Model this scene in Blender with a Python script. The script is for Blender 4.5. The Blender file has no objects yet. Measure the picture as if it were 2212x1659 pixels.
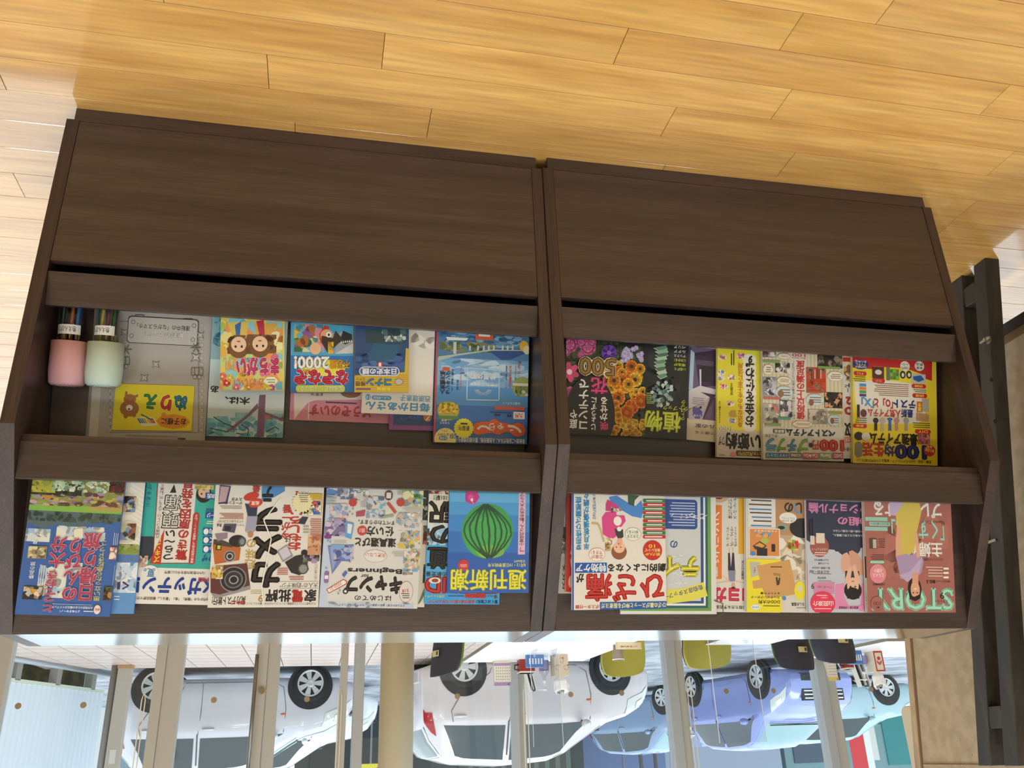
import bpy, bmesh, math, random
from mathutils import Vector, Matrix
# ------------------------------------------------------------------ camera (held upside down), world, lights, exposure
sc = bpy.context.scene
col = sc.collection
CAM = Vector((0.4721, -1.649, 1.3532)); PITCH, YAW, ROLL, FPX = 23.4654, -12.8802, -2.0099, 1840.2
_a, _b, _c = (math.radians(q) for q in (PITCH, YAW, ROLL))
FWD = Vector((math.sin(_b)*math.cos(_a), math.cos(_b)*math.cos(_a), -math.sin(_a)))
_r = Vector((math.cos(_b), -math.sin(_b), 0)); _u = _r.cross(FWD)
RIGHT = _r*math.cos(_c) + _u*math.sin(_c); UP = -_r*math.sin(_c) + _u*math.cos(_c)
cd = bpy.data.cameras.new('camera'); cam = bpy.data.objects.new('camera', cd); col.objects.link(cam)
cd.sensor_width = 36; cd.lens = 36*FPX/2212; cd.clip_end = 300; cd.clip_start = .05
m = Matrix.Identity(4)
for i, ax in enumerate((-RIGHT, -UP, -FWD)):
    for j in range(3): m[j][i] = ax[j]
m.translation = CAM; cam.matrix_world = m; sc.camera = cam
w = bpy.data.worlds.new('world'); sc.world = w; w.use_nodes = True
bg = w.node_tree.nodes['Background']; bg.inputs[0].default_value = (.80, .90, 1, 1); bg.inputs[1].default_value = 2.05
vs = sc.view_settings; vs.view_transform = 'Standard'; vs.look = 'None'; vs.gamma = 1; vs.use_curve_mapping = False; vs.exposure = 0.0
sun = bpy.data.lights.new('sun', 'SUN'); sun.energy = .9; sun.angle = math.radians(25); sun.color = (1, .96, .9)
so = bpy.data.objects.new('sun', sun); col.objects.link(so); so.rotation_euler = (math.radians(38), 0, math.radians(-35))
LAMPS = [(x, y) for y in (-3.6, -1.7, .9) for x in (-2.6, .2, 3.0)] + [(-2.9, 3.4), (-.9, 3.4), (1.1, 3.4)]      # ceiling panels, built with the ceiling; last row added to brighten the window frames
LAMP_POWER = {-3.6: 33, -1.7: 38, .9: 46, 3.4: 26}
# ------------------------------------------------------------------ helpers
def lin(c):
    return tuple(((v/255)/12.92 if v/255 <= .04045 else ((v/255+.055)/1.055)**2.4) for v in c[:3])
def hexc(s):
    if not isinstance(s, str): return s
    s = s.lstrip('#')
    if len(s) == 3: s = ''.join(q*2 for q in s)
    return tuple(int(s[i:i+2], 16) for i in (0, 2, 4))
def ray(px, py):
    return FWD + RIGHT*((2212-px)-1106)/FPX - UP*((1659-py)-829.5)/FPX
def at_z(px, py, z): d = ray(px, py); return CAM + d*((z-CAM.z)/d.z)
def at_y(px, py, y): d = ray(px, py); return CAM + d*((y-CAM.y)/d.y)
def at_x(px, py, x): d = ray(px, py); return CAM + d*((x-CAM.x)/d.x)
def at_p(px, py, o, n): d = ray(px, py); return CAM + d*((o-CAM).dot(n)/d.dot(n))
MATS = {}
def mat(name, c=(200, 200, 200), rough=.5, metal=0, spec=.5, emit=0, alpha=1, trans=0, coat=0):
    if name in MATS: return MATS[name]
    m = bpy.data.materials.new(name); m.use_nodes = True; b = m.node_tree.nodes['Principled BSDF']
    b.inputs['Base Color'].default_value = (*lin(hexc(c)), 1); b.inputs['Roughness'].default_value = rough
    b.inputs['Metallic'].default_value = metal; b.inputs['Specular IOR Level'].default_value = spec
    b.inputs['Transmission Weight'].default_value = trans; b.inputs['Coat Weight'].default_value = coat
    if emit: b.inputs['Emission Color'].default_value = (*lin(hexc(c)), 1); b.inputs['Emission Strength'].default_value = emit
    b.inputs['Alpha'].default_value = alpha
    MATS[name] = m; return m
def nodes(m):
    t = m.node_tree; return t.nodes, t.links, t.nodes['Principled BSDF']
def grain(name, c1, c2, c3, scale, stretch, rough, bump=.15, rnd=0, spec=.5, coord='Object', fine=9.0, lo=.82):
    """streaky wood: noise stretched along one axis"""
    m = mat(name, c1, rough, spec=spec); N, L, b = nodes(m)
    tc = N.new('ShaderNodeTexCoord'); mp = N.new('ShaderNodeMapping'); mp.inputs['Scale'].default_value = stretch
    src = tc.outputs[coord]
    oi = N.new('ShaderNodeObjectInfo'); ad = N.new('ShaderNodeVectorMath'); ad.operation = 'ADD'
    ml = N.new('ShaderNodeVectorMath'); ml.operation = 'SCALE'; ml.inputs['Scale'].default_value = 37.0
    L.new(oi.outputs['Random'], ml.inputs[0]); L.new(src, ad.inputs[0]); L.new(ml.outputs[0], ad.inputs[1])
    L.new(ad.outputs[0], mp.inputs['Vector'])
    n1 = N.new('ShaderNodeTexNoise'); n1.inputs['Scale'].default_value = scale; n1.inputs['Detail'].default_value = 5; n1.inputs['Distortion'].default_value = .6
    n2 = N.new('ShaderNodeTexNoise'); n2.inputs['Scale'].default_value = scale*fine; n2.inputs['Detail'].default_value = 3
    L.new(mp.outputs[0], n1.inputs['Vector']); L.new(mp.outputs[0], n2.inputs['Vector'])
    r1 = N.new('ShaderNodeValToRGB'); e = r1.color_ramp.elements
    e[0].position = .33; e[0].color = (*lin(c2), 1); e[1].position = .68; e[1].color = (*lin(c3), 1)
    k = e.new(.5); k.color = (*lin(c1), 1)
    L.new(n1.outputs['Fac'], r1.inputs[0])
    mx = N.new('ShaderNodeMix'); mx.data_type = 'RGBA'; mx.blend_type = 'MULTIPLY'; mx.inputs[0].default_value = 1
    r2 = N.new('ShaderNodeMapRange'); r2.inputs[1].default_value = .3; r2.inputs[2].default_value = .7; r2.inputs[3].default_value = lo; r2.inputs[4].default_value = 2-lo-.06
    L.new(n2.outputs['Fac'], r2.inputs[0]); L.new(r1.outputs[0], mx.inputs['A']); L.new(r2.outputs[0], mx.inputs['B'])
    out = mx.outputs['Result']
    if rnd:
        mr = N.new('ShaderNodeMapRange'); mr.inputs[3].default_value = 1-rnd; mr.inputs[4].default_value = 1+rnd
        L.new(oi.outputs['Random'], mr.inputs[0])
        m2 = N.new('ShaderNodeMix'); m2.data_type = 'RGBA'; m2.blend_type = 'MULTIPLY'; m2.inputs[0].default_value = 1
        L.new(out, m2.inputs['A']); L.new(mr.outputs[0], m2.inputs['B']); out = m2.outputs['Result']
    L.new(out, b.inputs['Base Color'])
    if bump:
        bp = N.new('ShaderNodeBump'); bp.inputs['Strength'].default_value = bump; bp.inputs['Distance'].default_value = .002
        L.new(n2.outputs['Fac'], bp.inputs['Height']); L.new(bp.outputs[0], b.inputs['Normal'])
    return m
def speckle(m, c1, c2, scale, bump=0, lo=.4, hi=.6):
    N, L, b = nodes(m); tc = N.new('ShaderNodeTexCoord'); n = N.new('ShaderNodeTexNoise'); n.inputs['Scale'].default_value = scale; n.inputs['Detail'].default_value = 6
    L.new(tc.outputs['Object'], n.inputs['Vector']); r = N.new('ShaderNodeValToRGB'); e = r.color_ramp.elements
    e[0].position = lo; e[0].color = (*lin(c1), 1); e[1].position = hi; e[1].color = (*lin(c2), 1)
    L.new(n.outputs['Fac'], r.inputs[0]); L.new(r.outputs[0], b.inputs['Base Color'])
    if bump:
        bp = N.new('ShaderNodeBump'); bp.inputs['Strength'].default_value = bump; bp.inputs['Distance'].default_value = .003
        L.new(n.outputs['Fac'], bp.inputs['Height']); L.new(bp.outputs[0], b.inputs['Normal'])
    return m
class MB:
    def __init__(s): s.v = []; s.f = []; s.c = []
    def add(s, vs, fs, c=None):
        o = len(s.v); s.v += [tuple(q) for q in vs]; s.f += [tuple(i+o for i in f) for f in fs]; s.c += [c]*len(fs); return s
    def box(s, x0, x1, y0, y1, z0, z1, c=None):
        vs = [(x, y, z) for x in (x0, x1) for y in (y0, y1) for z in (z0, z1)]
        return s.add(vs, [(0,1,3,2), (4,6,7,5), (0,4,5,1), (2,3,7,6), (0,2,6,4), (1,5,7,3)], c)
    def prism(s, prof, axis, a0, a1, c=None):
        """closed 2-D outline extruded along axis ('x','y','z')"""
        n = len(prof)
        def P(p, a): return {'x': (a, p[0], p[1]), 'y': (p[0], a, p[1]), 'z': (p[0], p[1], a)}[axis]
        vs = [P(p, a0) for p in prof] + [P(p, a1) for p in prof]
        fs = [tuple(range(n-1, -1, -1)), tuple(range(n, 2*n))] + [(i, (i+1) % n, (i+1) % n+n, i+n) for i in range(n)]
        return s.add(vs, fs, c)
    def obox(s, p, ex, ey, ez, c=None):
        """box from a corner and three edge vectors"""
        p = Vector(p); vs = [p+ex*i+ey*j+ez*k for i in (0, 1) for j in (0, 1) for k in (0, 1)]
        return s.add(vs, [(0,1,3,2), (4,6,7,5), (0,4,5,1), (2,3,7,6), (0,2,6,4), (1,5,7,3)], c)
    def tube(s, pts, r, n=8, c=None, caps=True):
        pts = [Vector(p) for p in pts]; rs = r if isinstance(r, (list, tuple)) else [r]*len(pts); rings = []
        prev = None
        for i, p in enumerate(pts):
            t = (pts[min(i+1, len(pts)-1)]-pts[max(i-1, 0)]).normalized()
            a = t.orthogonal().normalized() if prev is None else (prev - t*prev.dot(t)).normalized()
            prev = a; b = t.cross(a)
            rings.append([p+(a*math.cos(2*math.pi*k/n)+b*math.sin(2*math.pi*k/n))*rs[i] for k in range(n)])
        vs = [q for r_ in rings for q in r_]; fs = []
        for i in range(len(pts)-1):
            for k in range(n): fs.append((i*n+k, i*n+(k+1) % n, (i+1)*n+(k+1) % n, (i+1)*n+k))
        if caps: fs += [tuple(range(n-1, -1, -1)), tuple((len(pts)-1)*n+k for k in range(n))]
        return s.add(vs, fs, c)
    def lathe(s, prof, o=(0, 0, 0), n=24, axis='z', c=None, cap=True):
        """(r, h) outline spun round an axis"""
        vs = []; fs = []; o = Vector(o)
        for r, h in prof:
            for k in range(n):
                a = 2*math.pi*k/n; q = (r*math.cos(a), r*math.sin(a))
                vs.append(o+Vector({'z': (q[0], q[1], h), 'y': (q[0], h, q[1]), 'x': (h, q[0], q[1])}[axis]))
        for i in range(len(prof)-1):
            for k in range(n): fs.append((i*n+k, i*n+(k+1) % n, (i+1)*n+(k+1) % n, (i+1)*n+k))
        for i in (0, len(prof)-1):
            if cap and prof[i][0] > 1e-6: fs.append(tuple(i*n+k for k in range(n)))
        return s.add(vs, fs, c)
    def build(s, name, m, parent=None, smooth=False, bevel=0, loc=None, rz=0):
        me = bpy.data.meshes.new(name); me.from_pydata(s.v, [], s.f); me.validate(clean_customdata=False); me.update()
        if any(c is not None for c in s.c) and len(me.polygons) == len(s.c):
            ca = me.color_attributes.new('ink', 'FLOAT_COLOR', 'CORNER'); buf = []
            for p, c in zip(me.polygons, s.c):
                q = (*lin(hexc(c if c is not None else (255, 255, 255))), 1.0)
                buf.extend(q*p.loop_total)
            ca.data.foreach_set('color', buf)
        o = bpy.data.objects.new(name, me); col.objects.link(o)
        if m: me.materials.append(m)
        fixn(me)
        if smooth:
            for p in me.polygons: p.use_smooth = True
        if bevel:
            md = o.modifiers.new('bevel', 'BEVEL'); md.width = bevel; md.segments = 2; md.limit_method = 'ANGLE'
        if parent: o.parent = parent
        if loc is not None: o.location = loc
        if rz: o.rotation_euler[2] = rz
        return o
def fixn(me):
    bm = bmesh.new(); bm.from_mesh(me); bmesh.ops.recalc_face_normals(bm, faces=bm.faces); bm.to_mesh(me); bm.free()
def sharp(o, ang=40):
    me = o.data
    for p in me.polygons: p.use_smooth = True
    bm = bmesh.new(); bm.from_mesh(me)
    for e in bm.edges:
        if len(e.link_faces) == 2 and e.calc_face_angle(0) > math.radians(ang): e.smooth = False
    bm.to_mesh(me); bm.free(); return o
def empty(name, loc=(0, 0, 0), rz=0):
    o = bpy.data.objects.new(name, None); col.objects.link(o); o.location = loc; o.rotation_euler[2] = rz; o.empty_display_size = .05; return o
def tag(o, label=None, cat=None, group=None, kind=None):
    if label: o['label'] = label
    if cat: o['category'] = cat
    if group: o['group'] = group
    if kind: o['kind'] = kind
    return o
def struct(o, label=None): 
    o['kind'] = 'structure'
    if label: o['label'] = label
    return o
def copy_tree(o, parent=None):
    c = o.copy(); col.objects.link(c); c.parent = parent
    for ch in list(o.children): copy_tree(ch, c)
    return c
# ------------------------------------------------------------------ the room
RNG = random.Random(7)
M_FLOOR = grain('floor_plank_wood', (214, 164, 90), (200, 148, 76), (220, 174, 100), 2.2, (.45, 8, 8), .3, .03, .07, fine=6)
_b = nodes(M_FLOOR)[2]; _b.inputs['Coat Weight'].default_value = 1; _b.inputs['Coat IOR'].default_value = 2.1; _b.inputs['Coat Roughness'].default_value = .07
M_WALL = speckle(mat('cream_wall', (214, 202, 176), .8), (208, 196, 170), (218, 207, 182), 30)
M_CEIL = mat('ceiling_white', (236, 234, 226), .9)
M_FRAME = mat('champagne_aluminium', (176, 176, 170), .45, .0)
M_FRAME2 = mat('grey_aluminium', (168, 174, 178), .45, .0)
gm = bpy.data.materials.new('window_glass'); gm.use_nodes = True; MATS['window_glass'] = gm
_n, _l = gm.node_tree.nodes, gm.node_tree.links; _n.clear()
_o = _n.new('ShaderNodeOutputMaterial'); _mx = _n.new('ShaderNodeMixShader'); _t = _n.new('ShaderNodeBsdfTransparent'); _g = _n.new('ShaderNodeBsdfGlossy')
_t.inputs[0].default_value = (.95, .98, .98, 1); _g.inputs['Roughness'].default_value = .01
_f = _n.new('ShaderNodeLayerWeight'); _f.inputs[0].default_value = .5; _p = _n.new('ShaderNodeMath'); _p.operation = 'POWER'; _p.inputs[1].default_value = 5
_q = _n.new('ShaderNodeMath'); _q.operation = 'MULTIPLY_ADD'; _q.inputs[1].default_value = .8; _q.inputs[2].default_value = .035
_l.new(_f.outputs['Facing'], _p.inputs[0]); _l.new(_p.outputs[0], _q.inputs[0]); _l.new(_q.outputs[0], _mx.inputs[0]); _l.new(_t.outputs[0], _mx.inputs[1]); _l.new(_g.outputs[0], _mx.inputs[2]); _l.new(_mx.outputs[0], _o.inputs[0])
YW = 5.25                                    # window plane
X0, X1, YB, ZC = -9.5, 6.5, -4.6, 4.8
# floor: one slab, each plank in view its own piece
f = struct(MB().box(X0, X1, YB, YW+.05, -.12, -.012).build('floor', mat('floor_base', (120, 88, 48), .6)))
PY, PP, PL = -.2253, .1014, .911
joint = {-3: -.415, -2: -.078, -1: .409, 0: .646, 1: .288, 2: .593}
for r_, px_, py_ in ((5, 28.6, 375.8), (9, 122, 557), (3, 2112, 434), (5, 2066, 526), (4, 2083, 455)):
    joint.setdefault(r_, at_z(px_, py_, 0).x)
g_ = .0012
_pm = {}
def plank(xa, xb, ya):
    L = round(xb-xa, 3)
    if L not in _pm:
        b = .0006; h = PP-g_; l = L-g_
        vs = [(0,0,-.012), (l,0,-.012), (l,h,-.012), (0,h,-.012), (0,0,-b), (l,0,-b), (l,h,-b), (0,h,-b), (b,b,0), (l-b,b,0), (l-b,h-b,0), (b,h-b,0)]
        fs = [(0,1,5,4), (1,2,6,5), (2,3,7,6), (3,0,4,7), (4,5,9,8), (5,6,10,9), (6,7,11,10), (7,4,8,11), (8,9,10,11)]
        me = bpy.data.meshes.new('plank'); me.from_pydata(vs, [], fs); me.materials.append(M_FLOOR); fixn(me); _pm[L] = me
    o = bpy.data.objects.new('plank', _pm[L]); col.objects.link(o); o.parent = f; o.location = (xa+g_/2, ya+g_/2, 0)
for k in range(-9, 22):
    j = joint.get(k, RNG.uniform(0, PL)); ya = PY+k*PP
    xs = j + PL*math.floor((-2.9-j)/PL)
    while xs < 2.7:
        plank(xs, xs+PL, ya); xs += PL
# farther floor, past where planks can be told apart
mf = M_FLOOR.copy(); mf.name = 'floor_wood_far'
ff = MB(); ya, yb = PY-9*PP, PY+22*PP
for q in ((X0, X1, YB, ya), (X0, X1, yb, YW), (X0, -2.75-PL, ya, yb), (2.7+PL, X1, ya, yb)): ff.box(*q, -.012, -.0004)
ff.build('far_boards', M_FLOOR, f)
# walls, ceiling with lamp panels
struct(MB().box(X0, X1, YB-.1, YB, 0, ZC).build('wall_back', M_WALL))
struct(MB().box(X0-.1, X0, YB, YW, 0, ZC).build('wall_left', M_WALL))
struct(MB().box(X1, X1+.1, YB, YW, 0, ZC).build('wall_right', M_WALL))
struct(MB().box(X0-.1, X1+.1, YB-.1, YW+.2, ZC, ZC+.1).build('ceiling', M_CEIL))
m_l = mat('lamp_diffuser', (255, 250, 238), .6, emit=3.0); m_lf = mat('lamp_frame', (235, 235, 232), .5)
rows = {-3.6: 'at the room end', -1.7: 'in the second row', .9: 'above the racks', 3.4: 'near the windows'}
cols = {-2.6: 'left', .2: 'middle', 3.0: 'right', -2.9: 'left', -.9: 'middle', 1.1: 'right'}
for x, y in LAMPS:
    t = tag(empty('ceiling_light', (x, y, ZC)), 'square white ceiling light panel %s, %s of its row' % (rows[y], cols[x]), 'ceiling light', 'ceiling light panels')
    b = MB()
    for q in ((-.32, .32, -.32, -.3), (-.32, .32, .3, .32), (-.32, -.3, -.3, .3), (.3, .32, -.3, .3)): b.box(*q, -.03, 0)
    b.build('frame', m_lf, t); MB().box(-.3, .3, -.3, .3, -.02, -.001).build('diffuser', m_l, t)
    la = bpy.data.lights.new('panel_lamp', 'AREA'); la.shape = 'SQUARE'; la.size = .58; la.energy = LAMP_POWER[y]; la.color = (.88, .955, 1)
    lo = bpy.data.objects.new('panel_lamp', la); col.objects.link(lo); lo.location = (x, y, ZC-.035)
# window wall: frames at their measured places
def xw(px): return at_y(px, 1500, YW).x
def bars(name, m, parts, label=None, **kw):
    b = MB()
    for q in parts: b.box(*q)
    o = b.build(name, m, bevel=.004, **kw)
    return o
# each bay is a window: frame bars and a pane
def stile(t, pxa, pxb, dy0=-.05, dy1=.05, m=M_FRAME, name='stile'):
    a, b = sorted((xw(pxa), xw(pxb))); return MB().box(a, b, YW+dy0, YW+dy1, .0, 4.6).build(name, m, t, bevel=.004)
w1 = struct(empty('window_1', (0, 0, 0)), 'glazed sliding entrance doors with champagne aluminium frames')
stile(w1, 13, -30); stile(w1, 330, 352, name='stile'); stile(w1, 352, 390, -.03, .07)
stile(w1, 548, 574); stile(w1, 574, 600, -.03, .07); stile(w1, 733, 749); stile(w1, 763, 786, -.02, .09, M_FRAME2)
hb = MB(); hx = xw(551); hb.tube([(hx, YW-.11, .62), (hx, YW-.11, 1.42)], .014, 10)
for z in (.86, 1.2): hb.tube([(hx, YW-.11, z), (hx, YW-.04, z)], .009, 8)
hb.build('pull_handle', mat('steel_grey', (128, 128, 124), .35, .8), w1, smooth=True)
MB().lathe([(0, 0), (.022, .0), (.022, .012), (0, .014)], (xw(566), YW-.064, .87), 16, 'y').build('lock', mat('lock_brass', (160, 150, 120), .3, .8), w1)
for px in (308, 728, ):      # cords hanging beside the stiles
    x = xw(px+3); MB().tube([(x, YW-.06, 1.6), (x, YW-.06, .92), (x-.012, YW-.06, .86), (x-.024, YW-.06, .92), (x-.024, YW-.06, 1.6)], .004, 6).build('blind_cord', mat('cord_white', (226, 220, 200), .6), w1)
m_dot = mat('safety_dot', (150, 132, 104), .6)
for px, py in ((39, 1525), (180, 1523), (462, 1512), (565, 1476), (663, 1510)):
    q = at_y(px, py, YW-.006); MB().lathe([(0, 0), (.021, 0), (.021, .002), (0, .002)], q, 18, 'y').build('safety_dot', m_dot, w1)
for a, b in ((13, 330), (390, 548), (600, 733), (786, 822)):
    MB().box(xw(b), xw(a), YW-.003, YW+.003, .02, 4.6).build('pane', gm, w1)
MB().box(xw(822), X1, YW-.05, YW+.05, 4.6, ZC).build('transom', M_FRAME, w1)
# round column
cx_, cr_ = (xw(820)+xw(893))/2, (xw(820)-xw(893))/2
tag(MB().lathe([(cr_, 0), (cr_, ZC)], (cx_, YW-.02, 0), 40).build('column', mat('cream_column', (206, 206, 188), .55), smooth=True), 'round cream painted column standing between the glass bays', 'column')
w2 = struct(empty('window_2', (0, 0, 0)), 'fixed shop windows with slim grey mullions')
for a, b in ((1104, 1117), (1440, 1461), (1764, 1782)): stile(w2, a, b, -.06, .06, M_FRAME2, 'mullion')
for a, b in ((1117, 1132), (1461, 1480), (1782, 1806)): stile(w2, a, b, -.03, .03, M_FRAME, 'mullion')
for a, b in ((893, 1104), (1132, 1440), (1480, 1764), (1806, 1995)):   # bays in view
    MB().box(xw(b), xw(a), YW-.003, YW+.003, .02, 4.6).build('pane', gm, w2)
MB().box(X0, xw(822), YW-.05, YW+.05, 4.6, ZC).build('transom', M_FRAME, w2)
for px in (1117+4, 1461+12):
    x = xw(px+5); MB().tube([(x, YW-.07, 1.6), (x, YW-.07, .92), (x-.016, YW-.07, .83), (x-.032, YW-.07, .92), (x-.032, YW-.07, 1.6)], .004, 6).build('blind_cord', MATS['cord_white'], w2)
for px, py in ((988, 1504), (1233, 1500), (1343, 1497), (1569, 1493), (1671, 1492), (1882, 1489)):
    q = at_y(px, py, YW-.006); MB().lathe([(0, 0), (.021, 0), (.021, .002), (0, .002)], q, 18, 'y').build('safety_dot', m_dot, w2)
for k in range(4):
    a, b = xw(1995)-1.28*(k+1), xw(1995)-1.28*k; MB().box(a, b-.1, YW-.003, YW+.003, .02, 4.6).build('pane', gm, w2); MB().box(b-.1, b, YW-.06, YW+.06, 0, 4.6).build('mullion', M_FRAME2, w2)
struct(MB().box(xw(-31), xw(-31)+.14, YW-.06, YW+.06, 0, 4.6).build('trim_1', mat('beige_post', (178, 170, 146), .6)))
w3 = struct(empty('window_3', (0, 0, 0)), 'fixed side window beyond the sliding doors'); MB().box(xw(-31)+.14, X1-.1, YW-.003, YW+.003, .02, 4.6).build('pane', gm, w3); MB().box(X1-.1, X1, YW-.05, YW+.05, 0, 4.6).build('stile', M_FRAME, w3)
# ------------------------------------------------------------------ magazine racks
_dw = ((60, 45, 41), (48, 36, 32), (71, 54, 49))
M_WX = grain('walnut_laminate_lengthwise', *_dw, 3.0, (.3, 9, 9), .36, .10, 0, .7, fine=14, lo=.66)      # grain along x
M_WZ = grain('walnut_laminate_upright', *_dw, 3.0, (9, 9, .3), .38, .10, 0, .5, fine=14, lo=.66)         # grain along z
M_TOP = grain('walnut_laminate_top', *_dw, 3.0, (.35, 9, 9), .16, .05, 0, .8, fine=8); nodes(M_TOP)[2].inputs['Coat Weight'].default_value = 1; nodes(M_TOP)[2].inputs['Coat IOR'].default_value = 1.8; nodes(M_TOP)[2].inputs['Coat Roughness'].default_value = .1
W, T = 1.08, .0265
YT, ZT, ZK, YBK, ZB = .2113, 1.1102, .7538, .4018, .0353
T1A, T1B = (.114, .775), (.208, 1.108)       # upper back panel line (y, z)
T2A, T2B = (.094, .42), (.205, .748)         # lower back panel line
RACKS = {}
def rack(key, xa, off, rot, label):
    t = tag(empty('magazine_rack', (0, off, 0), rot), label, 'magazine rack', 'pair of magazine racks'); RACKS[key] = t
    prof = [(0, ZB), (0, ZK), (YT, ZT), (YBK, ZT), (YBK, ZB)]
    for x in (xa, xa+W-T):
        MB().prism(prof, 'x', x, x+T).build('side_panel', M_WZ, t, bevel=.0008)
    i0, i1 = xa+T+.0004, xa+W-T-.0004
    MB().box(xa+.0135, xa+W-.0135, .0050, .0241, 0, ZB-.0005).build('plinth', M_WX, t, bevel=.0008)
    MB().box(xa+.0135, xa+W-.0135, .34, .36, 0, ZB-.0005).build('plinth', M_WX, t)
    MB().box(i0, i1, .0, .018, ZB+.003, .3955).build('flap_door', M_WX, t, bevel=.0008, loc=(0, .0012, 0))
    MB().box(i0, i1, .02, .39, ZB, ZB+.018).build('bottom_board', M_WX, t)
    MB().box(i0, i1, .385, .3985, ZB+.02, ZT-.022).build('rear_panel', M_WX, t)
    def slab(name, a, b, th, m=M_WX):
        d = Vector((b[0]-a[0], b[1]-a[1])).normalized(); n = Vector((d.y, -d.x))     # n points to the back and down
        pr = [a, b, (b[0]+n.x*th, b[1]+n.y*th), (a[0]+n.x*th, a[1]+n.y*th)]
        return MB().prism(pr, 'x', i0, i1).build(name, m, t, bevel=.0006)
    slab('display_back', T1A, (.2085, ZT-.0012), .012); slab('display_back', T2A, T2B, .012)
    slab('front_rail', (.0439, .7725), (.0555, .8442), .016); slab('front_rail', (.0039, .4196), (.0242, .4872), .016)
    MB().box(i0, i1, .048, .30, .757, .7735).build('shelf', M_WX, t, bevel=.0006)
    MB().box(i0, i1, .034, .30, .404, .4196).build('shelf', M_WX, t, bevel=.0006)
    MB().prism([(YT+.005, ZT-.018), (YT+.0012, ZT-.0002), (YBK-.004, ZT-.0002), (YBK-.004, ZT-.018)], 'x', i0, i1).build('top_board', M_TOP, t, bevel=.0006)
    return t
rack('A', .0003, 0, .0055, 'dark walnut magazine rack holding the pencil jars and the watermelon cover')
rack('B', -.0003-W, -.0053, .0089, 'dark walnut magazine rack next to the black panel stand')
def tier(key, tn, d):
    """cover plane of a tier: back-panel line moved d towards the reader; returns origin, right, up, normal in world space"""
    rot, off = {'A': (.0055, 0), 'B': (.0089, -.0053)}[key]
    R = Matrix.Rotation(rot, 3, 'Z'); a, b = (T1A, T1B) if tn == 1 else (T2A, T2B)
    u = Vector((0, b[0]-a[0], b[1]-a[1])).normalized(); n = Vector((0, -u.z, u.y))
    o = Vector((0, a[0], a[1]))+n*d
    return R @ o+Vector((0, off, 0)), R @ Vector((1, 0, 0)), R @ u, R @ n
# ------------------------------------------------------------------ printed covers: flat ink shapes lying on the cover
inkm = bpy.data.materials.new('printed_ink'); inkm.use_nodes = True; MATS['ink'] = inkm
_N, _L, _B = nodes(inkm); _ca = _N.new('ShaderNodeVertexColor'); _ca.layer_name = 'ink'; _L.new(_ca.outputs[0], _B.inputs['Base Color'])
_B.inputs['Roughness'].default_value = .32; _B.inputs['Specular IOR Level'].default_value = .5
inkm2 = inkm.copy(); inkm2.name = 'printed_ink_matt'; inkm2.node_tree.nodes['Principled BSDF'].inputs['Roughness'].default_value = .6
_tc = {}
_fc = bpy.data.curves.new('lettering', 'FONT'); _fo = bpy.data.objects.new('lettering', _fc); col.objects.link(_fo)
def glyphs(s, bold, vert):
    k = (s, min(bold, .3), vert)
    if k not in _tc:
        _fc.resolution_u = 2; _fc.offset = 0; _fc.size = 1; _fc.fill_mode = 'FRONT'
        if vert:
            body = ''.join('︱' if q in 'ーｰ' else q for q in s); body = '\n'.join(body); _fc.align_x = 'CENTER'; _fc.space_line = .98
        else: body = s; _fc.align_x = 'LEFT'; _fc.space_line = 1
        _fc.body = body; _fc.offset = min(bold, .3)*.02
        me = _fo.to_mesh(); vs = [(q.co.x, q.co.y) for q in me.vertices]; fs = [tuple(p.vertices) for p in me.polygons]
        _fo.to_mesh_clear()
        if not vs: vs, fs = [(0, 0), (1, 0), (1, 1)], []
        xa = min(q[0] for q in vs); xb = max(q[0] for q in vs); ya = min(q[1] for q in vs); yb = max(q[1] for q in vs)
        sx, sy = max(xb-xa, 1e-4), max(yb-ya, 1e-4)
        _tc[k] = ([((x-xa)/sx-.5, (y-ya)/sy-.5) for x, y in vs], fs, sx/sy, sx, sy)
    return _tc[k]
def clip(poly, box):
    x0, x1, y0, y1 = box
    for ax, lim, sg in ((0, x0, 1), (0, x1, -1), (1, y0, 1), (1, y1, -1)):
        out = []
        for i, p in enumerate(poly):
            q = poly[i-1]; ip, iq = sg*(p[ax]-lim) >= 0, sg*(q[ax]-lim) >= 0
            if ip != iq:
                t = (lim-q[ax])/(p[ax]-q[ax]); out.append((q[0]+t*(p[0]-q[0]), q[1]+t*(p[1]-q[1])))
            if ip: out.append(p)
        poly = out
        if not poly: break
    return poly
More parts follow.
